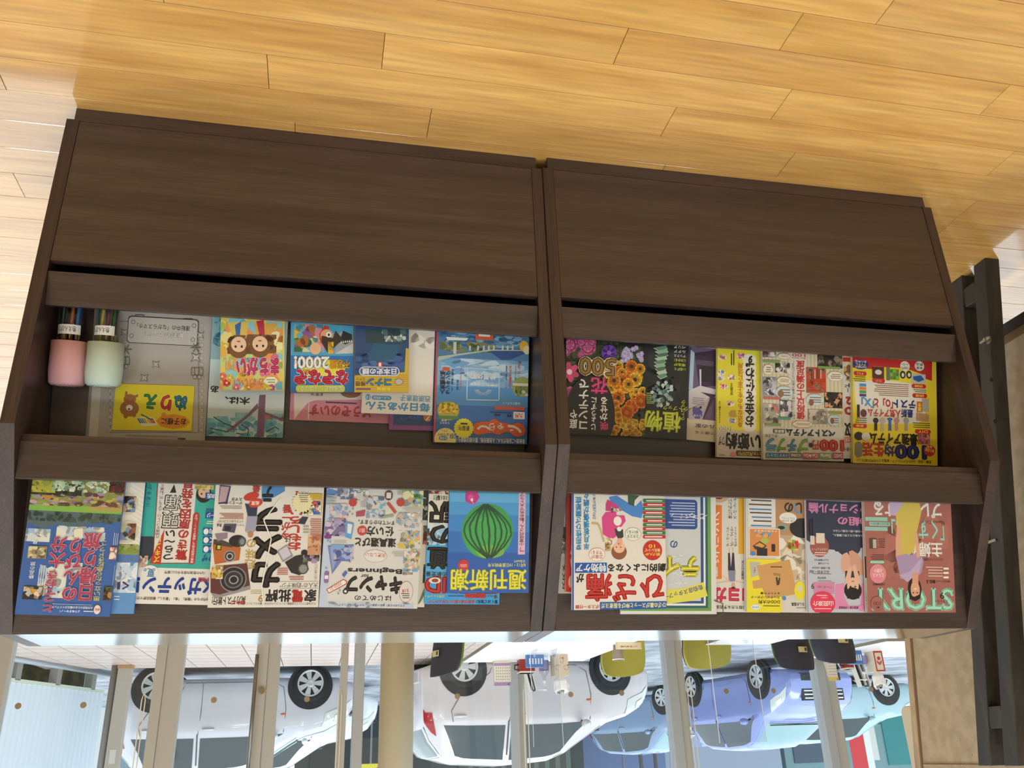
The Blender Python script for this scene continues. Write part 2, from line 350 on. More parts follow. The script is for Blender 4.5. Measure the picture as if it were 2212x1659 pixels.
class Sheet:
    """a printed sheet: Z=(ox,oy,s) frame in which marks were measured; local coordinates a (right), b (up) from the sheet's centre-top"""
    def __init__(s, Z, o, e1, e2, box):
        s.Z, s.o, s.e1, s.e2, s.n, s.box = Z, o, e1, e2, e1.cross(e2), box; s.mb = MB(); s.k = 0; s.rng = random.Random(3)
    def loc(s, x, y):
        p = at_p(s.Z[0]+x/s.Z[2], s.Z[1]+y/s.Z[2], s.o, s.n)-s.o; return p.dot(s.e1), p.dot(s.e2)
    def put(s, poly, c, bump=True, noclip=False):
        if bump: s.k += 1
        if not noclip: poly = clip(poly, s.box)
        if len(poly) < 3: return
        h = .00025+s.k*.00002
        s.mb.add([(a, b, h) for a, b in poly], [tuple(range(len(poly)))], c)
    def P(s, pts, c): s.put([s.loc(*p) for p in pts], c)
    def fr(s, x0, y0, x1, y1):
        a = [s.loc(x, y) for x, y in ((x0, (y0+y1)/2), (x1, (y0+y1)/2))]; b = [s.loc((x0+x1)/2, y) for y in (y0, y1)]
        A = sorted((a[0][0], a[1][0])); B = sorted((b[0][1], b[1][1])); 
        return A[0], A[1], B[0], B[1]
    def R(s, x0, y0, x1, y1, c):
        a0, a1, b0, b1 = s.fr(x0, y0, x1, y1); s.put([(a0, b0), (a1, b0), (a1, b1), (a0, b1)], c)
    def RR(s, x0, y0, x1, y1, c, r=.5):
        a0, a1, b0, b1 = s.fr(x0, y0, x1, y1); q = min(a1-a0, b1-b0)*r; pts = []
        for cx, cy, st in ((a1-q, b1-q, 0), (a0+q, b1-q, 90), (a0+q, b0+q, 180), (a1-q, b0+q, 270)):
            for k in range(6): t = math.radians(st+18*k); pts.append((cx+q*math.cos(t), cy+q*math.sin(t)))
        s.put(pts, c)
    def E(s, x0, y0, x1, y1, c, n=22, rot=0, wob=0):
        a0, a1, b0, b1 = s.fr(x0, y0, x1, y1); cx, cy, rx, ry = (a0+a1)/2, (b0+b1)/2, (a1-a0)/2, (b1-b0)/2; ct, st = math.cos(rot), math.sin(rot)
        s.put([(cx+q*(rx*math.cos(t)*ct-ry*math.sin(t)*st), cy+q*(rx*math.cos(t)*st+ry*math.sin(t)*ct)) for k in range(n) for t in (2*math.pi*k/n,) for q in (1+wob*math.cos(t*(n//3)),)], c)
    def star(s, x, y, r, c, n=12, inner=.8):
        a, b = s.loc(x, y); r = r/s.Z[2]/950
        s.put([(a+q*math.cos(t), b+q*math.sin(t)) for k in range(2*n) for t in (math.pi*k/n,) for q in (r if k % 2 else r*inner,)], c)
    def L(s, pts, wd, c):
        q = [s.loc(*p) for p in pts]; wd = wd/s.Z[2]/950/2; s.k += 1
        for (x0, y0), (x1, y1) in zip(q, q[1:]):
            l = math.hypot(x1-x0, y1-y0) or 1; nx, ny = -(y1-y0)/l*wd, (x1-x0)/l*wd
            s.put([(x0+nx, y0+ny), (x0-nx, y0-ny), (x1-nx, y1-ny), (x1+nx, y1+ny)], c, False)
    def box_line(s, x0, y0, x1, y1, wd, c): s.L([(x0, y0), (x1, y0), (x1, y1), (x0, y1), (x0, y0)], wd, c)
    def ring(s, x0, y0, x1, y1, c, c2, wd=.86):
        mx, my, hx, hy = (x0+x1)/2, (y0+y1)/2, (x1-x0)/2*wd, (y1-y0)/2*wd
        s.E(x0, y0, x1, y1, c); s.E(mx-hx, my-hy, mx+hx, my+hy, c2)
    def T(s, txt, x0, y0, x1, y1, c, bold=1, rot=0, out=None, ow=1.6, vert=False):
        vs, fs, asp, sx, sy = glyphs(txt, bold, vert); a0, a1, b0, b1 = s.fr(x0, y0, x1, y1); cx, cy, wx, wy = (a0+a1)/2, (b0+b1)/2, a1-a0, b1-b0
        ct, st = math.cos(math.radians(rot)), math.sin(math.radians(rot))
        if rot:      # box given is the outer one: keep the glyph shape, fit its length
            l = max(wx, wy); 
            wx, wy = l*.97, l*.97/asp
        if out:
            s._g(vs, fs, cx, cy, wx, wy, ct, st, out, s.rad(txt, bold)+.02*ow, sx, sy)
        s._g(vs, fs, cx, cy, wx, wy, ct, st, c, s.rad(txt, bold), sx, sy)
    def rad(s, txt, bold):
        return min(bold*.02, .034 if any(ord(q) > 0x4dff for q in txt) else .06) if bold > .55 else 0
    def _g(s, vs, fs, cx, cy, wx, wy, ct, st, c, r=0, sx=1, sy=1):
        s.k += 1; h = .00025+s.k*.00002
        if r:       # heavier weight: the same letters laid again, shifted all round
            wx /= 1+2*r/sx*.6; wy /= 1+2*r/sy*.6; dx, dy = r*wx/sx, r*wy/sy; n = 8 if r > .026 else 4
            for k in range(n):
                t = 2*math.pi*(k+.5)/n; u, v = dx*math.cos(t), dy*math.sin(t)
                s.mb.add([(cx+u*ct-v*st+x*wx*ct-y*wy*st, cy+u*st+v*ct+x*wx*st+y*wy*ct, h) for x, y in vs], fs, c)
            h += .000008
        s.mb.add([(cx+x*wx*ct-y*wy*st, cy+x*wx*st+y*wy*ct, h) for x, y in vs], fs, c)
    def V(s, txt, x0, y0, x1, y1, c, bold=1, out=None, ow=1.6): s.T(txt, x0, y0, x1, y1, c, bold, 0, out, ow, True)
    def lines(s, x0, y0, x1, y1, n, c, th=.45, vert=False):
        """rows of print too small to read"""
        s.k += 1
        for i in range(n):
            f0, f1 = (i+.5-th/2)/n, (i+.5+th/2)/n; e = s.rng.uniform(.78, 1)
            q = (x0+(x1-x0)*f0, y0+(y1-y0)*(1-e), x0+(x1-x0)*f1, y1) if vert else (x0+(x1-x0)*(1-e), y0+(y1-y0)*f0, x1, y0+(y1-y0)*f1)
            a0, a1, b0, b1 = s.fr(*q); s.put([(a0, b0), (a1, b0), (a1, b1), (a0, b1)], c, False)
    def blobs(s, x0, y0, x1, y1, n, cols, r0, r1, flat=1.0):
        """mottled picture area"""
        for i in range(n):
            if i % 6 == 0: s.k += 1
            x, y = s.rng.uniform(x0, x1), s.rng.uniform(y0, y1); a, b = s.loc(x, y); r = s.rng.uniform(r0, r1)/s.Z[2]/950; m = s.rng.randint(6, 9); ph = s.rng.uniform(0, 6)
            A0, A1, B0, B1 = s.fr(x0, y0, x1, y1)
            pl = [(a+r*s.rng.uniform(.7, 1.2)*math.cos(ph+6.283*k/m), b+r*flat*s.rng.uniform(.7, 1.2)*math.sin(ph+6.283*k/m)) for k in range(m)]
            pl = clip(pl, (A0, A1, B0, B1))
            if len(pl) > 2: s.put(pl, s.rng.choice(cols), False)
    def flower(s, x, y, r, c, cc, n=9, wd=.36):
        a, b = s.loc(x, y); r = r/s.Z[2]/950; ph = s.rng.uniform(0, 6); s.k += 1
        for i in range(n):
            t = ph+6.283*i/n; d = (math.cos(t), math.sin(t)); e = (-d[1], d[0]); w_ = r*wd
            s.put([(a+d[0]*r*q+e[0]*w_*v, b+d[1]*r*q+e[1]*w_*v) for q, v in ((.1, -.3), (.55, -1), (.9, -.7), (1, 0), (.9, .7), (.55, 1), (.1, .3))], c if i % 2 else tuple(int(v*.9) for v in hexc(c)), False)
        s.k += 1; s.put([(a+r*.28*math.cos(6.283*k/10), b+r*.28*math.sin(6.283*k/10)) for k in range(10)], cc, False)
    def face(s, x, y, r, skin, hair, up=-1):
        """small drawn head; up=-1: hair towards larger y of the photograph"""
        s.E(x-r, y-r*.9, x+r, y+r*1.15, hair); s.E(x-r*.74, y-r*.95, x+r*.74, y+r*.55, skin)
        for q in (-.3, .3): s.E(x+q*r-r*.11, y-r*.12, x+q*r+r*.11, y+r*.14, '#2a1a18')
        s.E(x-r*.18, y-r*.56, x+r*.18, y-r*.42, '#b04a48')
BOOKS = {}
def book(key, tr, Z, pL, pR, h, d, th, cover, name, label, cat, draw=None, group=None, matt=False, spine=None, mark=None):
    """a magazine leaning on the tier: pL, pR = photo-side corners of its top edge (in frame Z), d = front of the cover from the back panel"""
    O, ex, eu, n = tier(key, tr, d)
    A = at_p(Z[0]+pL[0]/Z[2], Z[1]+pL[1]/Z[2], O, n); B = at_p(Z[0]+pR[0]/Z[2], Z[1]+pR[1]/Z[2], O, n)
    e1 = (A-B).normalized(); e2 = n.cross(e1).normalized(); wd = (A-B).length; top = (A+B)/2
    zlow = (.7738 if tr == 1 else .42)
    hmax = min((A.z-zlow)/e2.z, (B.z-zlow)/e2.z)-.002-th*abs(n.z)/e2.z
    h = min(h, hmax) if h else hmax
    M4 = Matrix.Identity(4)
    for i, ax in enumerate((e1, e2, n)):
        for j in range(3): M4[j][i] = ax[j]
    M4.translation = top - e2*h
    mk = mat('cover_%s' % cover.strip('#'), cover, .6 if matt else .34) if isinstance(cover, str) else cover
    t = empty(name); t.matrix_world = M4; tag(t, label, cat, group)
    cv = MB(); x = wd/2; ct = min(.0007, th*.2)
    # cover wraps front, back and the spine side (upright-left = -a)
    sp = spine if spine is not None else -1
    cv.box(-x, x, 0, h, -ct, 0); cv.box(-x, x, 0, h, -th, -th+ct)
    if sp < 0: cv.box(-x, -x+ct, 0, h, -th+ct, -ct)
    else: cv.box(x-ct, x, 0, h, -th+ct, -ct)
    cv.build('cover', mk, t)
    if th > .0012:
        pg = MB(); 
        pg.box(-x+(ct if sp < 0 else .001), x-(.001 if sp < 0 else ct), .001, h-.001, -th+ct, -ct)
        pg.build('pages', mat('page_edges', (232, 228, 216), .8), t)
    if draw:
        S = Sheet(Z, top, e1, e2, (-x+.0003, x-.0003, -h, 0)); draw(S)
        S.mb.v = [(a, b+h, c) for a, b, c in S.mb.v]
        S.mb.build('cover_print', inkm2 if matt else inkm, t)
    t['_'] = 0; del t['_']
    BOOKS[name+label] = (t, M4, wd, h); return t
# ------------------------------------------------------------------ upper tier, rack A
Z1, Z2, Z3, Z4 = (60, 640, 3.687), (600, 660, 3.687), (1180, 700, 4.809), (1520, 740, 4.096)
Z5, Z6, Z7, Z8, Z9 = (0, 1020, 4.608), (430, 1020, 4.424), (880, 1040, 5.529), (1190, 1040, 4.916), (1580, 1060, 3.95)
GT = 'magazines and books on the rack'
INK = '#26211f'
def d_trip(s):
    for (x0, y0, x1, y1) in ((380, 900, 660, 1250), (560, 540, 1050, 680), (220, 560, 500, 690), (640, 900, 820, 1000)): s.blobs(x0, y0, x1, y1, 26, ['#d8dcd2', '#b9c9d8', '#9fb9d6', '#c9d3d8', '#e2dcc8'], 30, 70)
    s.P([(150, 500), (300, 510), (420, 560), (560, 520), (680, 540), (800, 545), (880, 515), (1100, 500), (1320, 520), (1350, 380), (150, 380)], '#4f6670')
    s.blobs(230, 400, 1330, 500, 60, ['#33423a', '#3f5148', '#485c50', '#2d3832'], 12, 34)
    s.R(200, 335, 1400, 400, '#7fb04a'); s.R(880, 335, 1400, 395, '#a89a58')
    s.R(200, 60, 1400, 338, '#8a8a4a')
    s.blobs(220, 180, 1350, 345, 150, ['#9a8fa8', '#7a3a38', '#b0a84e', '#8d9a52', '#5a3a30', '#c2a0a0', '#4d5a34', '#b7863f', '#6a6a9a'], 14, 44, .5)
    s.blobs(250, 110, 820, 230, 50, ['#2a2a20', '#23281c', '#3a3c26'], 18, 44, .6); s.blobs(260, 80, 560, 200, 40, ['#a8a838', '#b8b04a', '#8f9a3c'], 14, 36)
    s.blobs(520, 85, 1120, 200, 110, ['#a9c4a0', '#8fae8c', '#c0d2b4', '#6f8c70', '#d6dccb'], 8, 22); s.blobs(1090, 85, 1340, 210, 60, ['#5a1f1c', '#7a2c26', '#43201c', '#3a3a24'], 14, 34)
    for x0, y0, x1, y1, cs in ((230, 1135, 425, 1265, ['#c89b3a', '#2b2826', '#b9b6b0', '#e9c9b0', '#8a7a6a']), (280, 735, 470, 860, ['#b9ad84', '#8c8260', '#5f5a46', '#d0c8a4']), (1030, 1140, 1130, 1275, ['#7a3a2c', '#4a5a34', '#a08050', '#3a2c24']), (1090, 745, 1210, 870, ['#c79a8a', '#a5564e', '#e8d8c8', '#8a8a86'])):
        s.R(x0, y0, x1, y1, cs[1]); s.blobs(x0+4, y0+4, x1-4, y1-4, 26, cs, 12, 30)
    pk = dict(c='#b23a55', bold=1, out='#eac8d6', ow=1.5)
    s.V('とっておき', 440, 985, 560, 1392, **pk); s.V('大分', 500, 640, 660, 955, **pk)
    s.V('のんびり', 640, 655, 800, 1275, **pk); s.V('日帰り旅', 800, 600, 980, 1275, **pk)
    s.V('思い立ったら息抜きドライブ', 965, 650, 1035, 1278, '#d8cf5e', .3)
    s.V('極上の湯', 340, 560, 385, 715, '#e4e8ee', .4); s.V('絶品の旅', 300, 890, 350, 1060, '#dfe4ea', .3)
    s.lines(380, 930, 470, 1130, 4, '#cfd6de', .35, True); s.lines(1130, 900, 1210, 1120, 5, '#c9cfd8', .3, True); s.lines(1130, 590, 1200, 725, 4, '#c9cfd8', .3, True)
    s.R(525, 1312, 920, 1318, '#9fb4d4')
    s.T('大分県民のための観光ガイドブック', 525, 1330, 930, 1358, '#dfe6ee', .6); s.T('よりぬきセーノ！', 600, 1370, 800, 1395, '#eef2f6', 1); s.lines(810, 1375, 935, 1392, 1, '#c9d2dd', .6)
    s.E(938, 1320, 1005, 1412, '#e8d8cc'); s.T('最新版', 948, 1352, 998, 1378, '#c0455a', .8)
book('A', 1, Z5, (145, 1415), (1090, 1440), .285, .040, .008, '#3a62a8', 'magazine', 'blue sky travel guide with pink vertical title, leaning beside the rack\'s outer side', 'magazine', d_trip, GT)
def d_river(s):
    s.R(1000, 880, 1500, 1420, '#5d94cc'); s.blobs(1100, 900, 1400, 1200, 50, ['#dfe6ea', '#c4d6e4', '#a9c8e2'], 34, 70)
    s.R(1000, 820, 1500, 895, '#5578b0'); s.R(1000, 715, 1500, 820, '#86984a'); s.blobs(1100, 715, 1450, 800, 30, ['#9aa65e', '#a89a6a', '#7d8f44'], 16, 40, .5)
    s.R(1000, 100, 1500, 715, '#d9d8cc')
    for y in range(110, 700, 46): s.L([(1300, y), (1470, y+110)], 10, '#e6e4da')
    for cx, cy, r in ((1270, 315, 110), (1265, 590, 115)):
        s.E(cx-r, cy-r, cx+r, cy+r, '#c8c4b4'); s.blobs(cx-r*.7, cy-r*.7, cx+r*.75, cy+r*.75, 34, ['#7c8fb0', '#b7c0a0', '#8a5a4a', '#3a2e2a', '#c8a07a'], 20, 50)
    s.T('く', 1215, 1088, 1285, 1168, '#4a2f78', 1.4); s.T('1', 1170, 1095, 1196, 1165, '#4a2f78', 1.4)
    s.lines(1130, 1220, 1190, 1280, 2, '#e0ecf4', .3)
book('A', 1, Z5, (420, 1406), (1330, 1410), .285, .027, .006, '#4f8cc8', 'magazine', 'pale magazine with a riverside landscape peeking out from under the blue travel guide', 'magazine', d_river, GT)
def d_gatten(s):
    s.R(1300, 960, 2500, 1330, '#dfdfda'); s.R(1300, 640, 1600, 780, '#2c3442'); s.P([(1380, 640), (1520, 640), (1470, 760), (1560, 780), (1480, 880), (1385, 900)], '#2a3040')
    s.blobs(1385, 830, 1470, 950, 24, ['#d8b8a0', '#c8a088', '#e8e4de'], 16, 34)
    s.P([(1572, 95), (1960, 105), (1890, 905), (1520, 905)], '#d9d6d0')
    s.L([(1572, 95), (1520, 905), (1890, 905)], 8, '#8a3a34')
    s.V('片頭痛をコントロールする「光」対策と', 1570, 120, 1612, 660, INK, .4)
    s.V('頭痛', 1615, 225, 1795, 560, INK, 1.7); s.V('頭痛', 1625, 233, 1787, 552, '#dedbd4', 0); s.P([(1690, 205), (1755, 205), (1735, 120)], INK)
    s.V('つら～い', 1630, 575, 1740, 870, INK, 1.6); s.P([(1485, 905), (1600, 920), (1640, 560)], '#b5322c'); s.V('ズキン！', 1540, 640, 1600, 900, '#f0d838', 1.4)
    s.V('驚きの原因を発見', 1780, 60, 1900, 875, '#b8332e', 1.6)
    s.RR(1900, 400, 1965, 920, '#a83330', .5); s.V('頭痛の原因を探る「頭痛ダイアリー」付き', 1918, 420, 1948, 905, '#f0e4e0', .2)
    s.face(2030, 215, 78, '#d8b490', '#1d1a1c'); s.blobs(1940, 125, 2130, 170, 24, ['#d8c47a', '#c8b468', '#e0d090'], 16, 36)
    for y, t in ((205, '話'), (395, 'ージ')): s.R(2045, y, 2160, y+66, '#1c4fa0'); s.T(t, 2060, y+10, 2140, y+56, '#f4f6f8', 1)
    s.T('活用術', 2050, 360, 2150, 390, '#1c4fa0', .6); s.lines(2040, 480, 2150, 520, 2, '#d4efe8', .5)
    for y, t in ((555, '肉'), (640, 'く'), (730, '心')): s.R(2018, y, 2160, y+72, '#1c4fa0'); s.E(2026, y+6, 2078, y+66, '#e8eef2'); s.T(t, 2085, y+8, 2140, y+62, '#f4f6f8', .9)
    s.T('ワザ', 2010, 815, 2130, 890, '#1c4fa0', 1)
    s.V('一汁一菜「夏」色々', 1462, 120, 1505, 345, '#2a5d9a', .5)
    s.E(1410, 925, 1580, 1060, '#dfdfda'); s.T('夏。', 1430, 955, 1545, 1040, '#3a7cb8', .8)
    s.T('12/9の放送内容を中心に掲載', 1635, 985, 2040, 1015, INK, .4)
    s.T('NHKガッテン！', 1360, 1045, 2330, 1220, '#1b3f9a', 3); s.T('【保存版】', 1975, 1050, 2180, 1095, '#c03a34', .8)
    s.T('50代からの「健康」「食」「暮らし」徹底応援マガジン', 1300, 1245, 2085, 1275, '#6a3a38', .6)
book('A', 1, Z5, (1335, 1308), (2370, 1329), .284, .018, .007, '#2fa99f', 'magazine', 'teal health magazine with blue title, between the riverside and camera covers', 'magazine', d_gatten, GT)
def d_kaden(s):
    s.R(60, 100, 1230, 1310, '#d8d6d0')
    s.T('家', 1003, 1120, 1120, 1240, INK, 1.6); s.T('電', 885, 1122, 993, 1240, '#b8322e', 1.7); s.T('批評', 635, 1120, 878, 1240, INK, 1.6)
    s.T('プロが本音でテストする家電購入ガイド', 770, 1243, 1120, 1268, INK, .5); s.T('［カメラは今が一番おもしろい!］', 455, 1243, 765, 1268, INK, .5)
    s.T('大人の“趣味デジ”', 770, 1055, 1135, 1105, INK, .4); s.L([(770, 1112), (1140, 1108)], 4, '#8a8a86'); s.L([(770, 1045), (1140, 1043)], 4, '#8a8a86')
    s.T('9', 565, 1170, 615, 1240, '#a8874a', .6); s.lines(480, 1120, 600, 1165, 3, '#b09a6a', .4)
    s.V('カメラ', 510, 330, 790, 1100, INK, 5.5)
    s.V('趣味の', 440, 640, 545, 930, '#b89a4e', .8)
    s.V('今が一番', 790, 310, 875, 640, '#b8322e', 1.4); s.T('は', 820, 630, 872, 672, INK, .6); s.V('おもしろい!!', 850, 180, 985, 745, '#c23a34', 1.8)
    s.T('実力テスト敢行!', 125, 1185, 445, 1270, INK, 1); s.T('最新カメラ', 300, 1225, 440, 1268, '#b8322e', .8)
    # cameras
    s.P([(140, 640), (230, 650), (400, 720), (385, 840), (150, 880), (130, 700)], '#b2622c'); s.P([(140, 640), (230, 650), (320, 690), (320, 720), (140, 690)], '#46403c'); s.R(160, 680, 215, 745, '#2c2a26'); s.R(175, 700, 205, 735, '#c8c040')
    s.ring(235, 745, 350, 860, '#8a8a8a', '#3a3a3c', .8); s.ring(262, 772, 325, 835, '#b8b8b8', '#241f22', .7)
    s.E(285, 600, 450, 715, '#1d1d1f'); s.ring(375, 615, 450, 712, '#4a4a4c', '#7a8a88', .6)
    s.P([(110, 960), (230, 890), (460, 870), (490, 1100), (200, 1170), (110, 1150)], '#5a2f30'); s.P([(110, 1150), (200, 1170), (490, 1080), (490, 1120), (150, 1210)], '#8d8d90')
    s.ring(200, 900, 455, 1145, '#8a8a8c', '#1d1c1e', .92); s.ring(240, 940, 420, 1110, '#6a6a6e', '#2a2a2c', .85); s.ring(285, 985, 378, 1070, '#9a9a9c', '#141416', .75)
    s.blobs(120, 890, 230, 1020, 30, ['#c8a24a', '#d8b860', '#b08a40', '#e8d8b8'], 16, 36)
    s.P([(745, 755), (840, 690), (900, 800), (800, 860)], '#8d8a98'); s.P([(760, 755), (838, 705), (880, 790), (805, 838)], '#c2c0cc')
    s.P([(820, 860), (920, 800), (1010, 780), (1050, 930), (960, 985), (880, 960)], '#262628'); s.ring(945, 870, 1045, 975, '#4a4a4c', '#8a8a86', .75); s.E(975, 740, 1040, 800, '#1e1e20')
    s.blobs(1040, 600, 1200, 790, 30, ['#d0a07c', '#dcb08c', '#c2906c'], 30, 60)
    s.blobs(990, 790, 1150, 870, 20, ['#4a3a52', '#7a5a8a', '#2c2a3a', '#a08aa8', '#5a7a4a'], 16, 30)
    # figure, phone, badges
    s.P([(440, 300), (560, 320), (550, 420), (470, 440)], '#2a3450'); s.P([(460, 420), (560, 420), (540, 560), (480, 600), (440, 560)], '#9a9ab0'); s.E(465, 560, 520, 625, '#b08060')
    s.E(425, 195, 575, 270, '#c23a2c', rot=.3); s.E(475, 255, 610, 335, '#c23a2c', rot=.3); s.T('画質', 500, 275, 575, 315, '#f0e8d8', .8)
    s.P([(200, 125), (305, 135), (270, 300), (185, 305)], '#3a3a66'); s.P([(208, 135), (290, 140), (255, 280), (190, 290)], '#b89aa0')
    s.T('最', 510, 130, 585, 190, '#b8322e', 1); s.P([(600, 140), (820, 140), (820, 180), (720, 240), (600, 270)], '#4a86c0'); s.V('テ', 605, 130, 710, 280, INK, 2.6)
    s.T('スマホ', 310, 245, 415, 275, INK, .7); s.T('ゲーミング', 250, 278, 415, 310, INK, .7); s.lines(200, 318, 410, 355, 2, '#a09c94', .4)
    s.lines(190, 390, 425, 450, 4, '#b06a60', .45); s.T('シャープ', 340, 495, 430, 520, INK, .4); s.T('R6', 170, 492, 215, 522, INK, .8); s.P([(240, 495), (360, 495), (340, 580), (220, 560)], '#4a4a66'); s.R(245, 515, 305, 560, '#22222c')
    s.T('ってそんなにスゴイの？', 180, 460, 425, 485, '#8a7a30', .6)
    s.P([(150, 590), (275, 580), (270, 630), (180, 660)], '#8a7a8a')
    s.R(1040, 205, 1175, 415, '#c2a23c'); s.R(1050, 265, 1165, 410, '#d8dce0'); s.blobs(1055, 270, 1160, 405, 30, ['#3a6ab8', '#d8c44a', '#f0f0f0', '#c85a4a', '#2c2c30'], 12, 26); s.T('ランキング', 1055, 335, 1160, 365, INK, .6)
    s.star(1010, 350, 46, INK, 14, .82); s.star(985, 290, 95, '#ded6a8', 20, .8); s.lines(950, 195, 1040, 290, 5, '#7a7468', .45)
    s.P([(945, 490), (985, 425), (1045, 430), (1010, 500)], '#2c3444'); s.lines(1050, 440, 1170, 640, 10, '#b8605a', .4); s.lines(990, 505, 1050, 590, 3, '#a09c94', .4)
    s.lines(740, 910, 850, 985, 4, '#b8605a', .4); s.lines(850, 990, 1000, 1035, 2, '#b8605a', .4); s.V('これ一台でいい', 1100, 880, 1130, 1035, '#6a5a30', .4)
    s.L([(780, 250), (620, 460), (690, 640), (600, 1090), (620, 1290)], 10, '#e6e4de')
book('A', 1, Z6, (80, 1295), (1138, 1290), .284, .036, .007, '#d8d6d0', 'magazine', 'white gadget magazine with cameras and big black letters', 'magazine', d_kaden, GT)
def d_camp(s):
    s.R(1100, 140, 2250, 1320, '#cfcfcd')
    s.R(1100, 130, 1260, 1320, '#b9c8dc'); s.R(1100, 130, 1190, 1320, '#a9bcd8'); s.blobs(1200, 150, 1520, 240, 20, ['#5a86c4', '#7fa3d2', '#9fb9da'], 30, 60, .5); s.blobs(1230, 1240, 2050, 1300, 30, ['#b5c3d6', '#c2ccda'], 40, 80, .4)
    s.T('まずは何が必要？最新の道具と使い方がすべてわかります。', 1325, 1258, 1965, 1282, INK, .3)
    s.T('はじめての', 1485, 1178, 1835, 1228, INK, .6); s.T('キャンプ', 1385, 985, 1940, 1165, '#322a2a', 3.2); s.ring(1372, 1112, 1425, 1165, '#322a2a', '#e8e8e6', .45)
    s.T('for', 1545, 975, 1620, 1012, '#322a2a', .8); s.T('Beginners', 1420, 908, 1940, 968, '#322a2a', 1.4); s.T('MONOQLO特別編集', 1945, 950, 2040, 985, INK, .3)
    s.P([(1215, 1120), (1380, 1020), (1415, 1040), (1410, 1070), (1240, 1160)], '#b8443c'); s.P([(1225, 1122), (1380, 1028), (1405, 1045), (1402, 1064), (1242, 1150)], '#e2e0dc'); s.T('2020-21', 1245, 1060, 1370, 1120, '#b8443c', .5, rot=-150+180)
    s.ring(1910, 1040, 2045, 1245, '#b8665c', '#cfcfcd', .95); s.T('318', 1940, 1100, 2005, 1165, '#c0382f', 1, rot=8); s.lines(1930, 1150, 2010, 1210, 3, '#4a4040', .4)
    s.T('失敗しない', 1590, 770, 1780, 812, '#b8443c', .3); s.E(1575, 740, 1795, 862, '#b49a98', 24, 0, .03); s.E(1580, 744, 1790, 858, '#d8d8d6', 24, 0, .03); s.T('失敗しない', 1590, 770, 1780, 812, '#b8443c', .4)
    s.T('道具選びと', 1490, 628, 1880, 715, '#3a3030', 1.6); s.T('使い方', 1600, 520, 1860, 610, '#3a3030', 1.8); s.star(1558, 558, 44, '#b8443c', 12, .92); s.T('全部入り', 1530, 535, 1585, 580, '#f0e8e4', .3)
    s.T('すべてわかります。', 1520, 460, 1872, 502, '#4a3c3c', .8)
    # tent, lantern, people, gear as small drawings
    s.P([(1230, 700), (1480, 690), (1270, 975)], '#6f7cb0'); s.P([(1250, 715), (1370, 705), (1275, 940)], '#8f9cc8'); s.blobs(1260, 690, 1475, 850, 40, ['#5a78b8', '#9aa6d0', '#7aa0d0', '#4a5a90', '#b8b0c8'], 14, 34)
    s.RR(1195, 945, 1240, 1060, '#8a6aa0', .4); s.R(1200, 985, 1235, 1020, '#e4dcec')
    for bx in ((1900, 560, 2110, 730), (1950, 735, 2120, 950)): s.blobs(*bx, 44, ['#9aa08a', '#c8b84a', '#6aa0d0', '#d8d4cc', '#7a7a72', '#e2a07a', '#b8bcb0'], 10, 26)
    s.blobs(1940, 175, 2180, 330, 50, ['#86b06a', '#a8c48a', '#6a98c8', '#d8d8a8', '#8a8a80', '#c8a07a'], 16, 40); s.blobs(1600, 230, 1780, 440, 50, ['#8a9ab0', '#b8c4d0', '#6ab0c8', '#c8c8c8', '#5a6a80', '#c86a5a'], 12, 34)
    s.blobs(1320, 150, 1480, 260, 26, ['#a0a8b8', '#8088a0', '#c0c4cc', '#6a7088'], 14, 34); s.blobs(1480, 170, 1620, 270, 20, ['#c4c4c2', '#a8a8a6', '#dcdcda'], 14, 34); s.RR(1775, 175, 1850, 270, '#5a3a38', .5); s.R(1790, 195, 1835, 250, '#d8d4d0')
    s.P([(1790, 300), (1815, 285), (1890, 380), (1870, 400)], '#b8503a'); s.P([(1500, 380), (1590, 360), (1580, 420), (1500, 425)], '#a84a62'); s.P([(1750, 420), (1860, 400), (1860, 425), (1760, 440)], '#98a088')
    s.blobs(1250, 300, 1430, 430, 34, ['#a8b4cc', '#d8b8b8', '#8a9cc0', '#c8c4c8'], 10, 26); s.blobs(1200, 440, 1400, 610, 44, ['#7a6a98', '#a898c0', '#c8b8d0', '#8a90b8', '#5a4a78'], 12, 32); s.P([(1400, 470), (1480, 490), (1455, 640), (1395, 620)], '#5a9ad0'); s.P([(1420, 490), (1465, 500), (1450, 590), (1415, 580)], '#d8dce0')
    s.blobs(1885, 390, 2150, 530, 34, ['#c4c2bc', '#a8b0b8', '#8aa0b8', '#dcdad6', '#b8b0a0'], 14, 34); s.RR(1195, 600, 1265, 635, '#7a3a86', .5); s.P([(1365, 980), (1400, 940), (1420, 960), (1385, 1005)], '#4a6ab0')
    for x, y in ((1470, 290), (1925, 290)): s.star(x, y, 38, '#b8443c', 9, .85)
    for q in ((1210, 210, 1310, 320), (1535, 270, 1600, 340), (1940, 330, 2140, 380), (1270, 650, 1410, 680), (1835, 755, 1960, 810), (1890, 180, 1950, 220)): s.lines(*q, 4, '#a4a4a4', .35)
    for x, y in ((1470, 350), (1440, 378), (1465, 400), (1440, 855), (1470, 825), (1215, 915), (1345, 1128), (1330, 1158), (1230, 655), (1255, 665)): s.star(x, y, 10, '#7a80a8', 5, .5)
book('A', 1, Z6, (1142, 1290), (2085, 1305), .280, .036, .009, '#c9cbcf', 'magazine', 'pale camping guide covered in small gear drawings, next to the camera magazine', 'magazine', d_camp, GT)
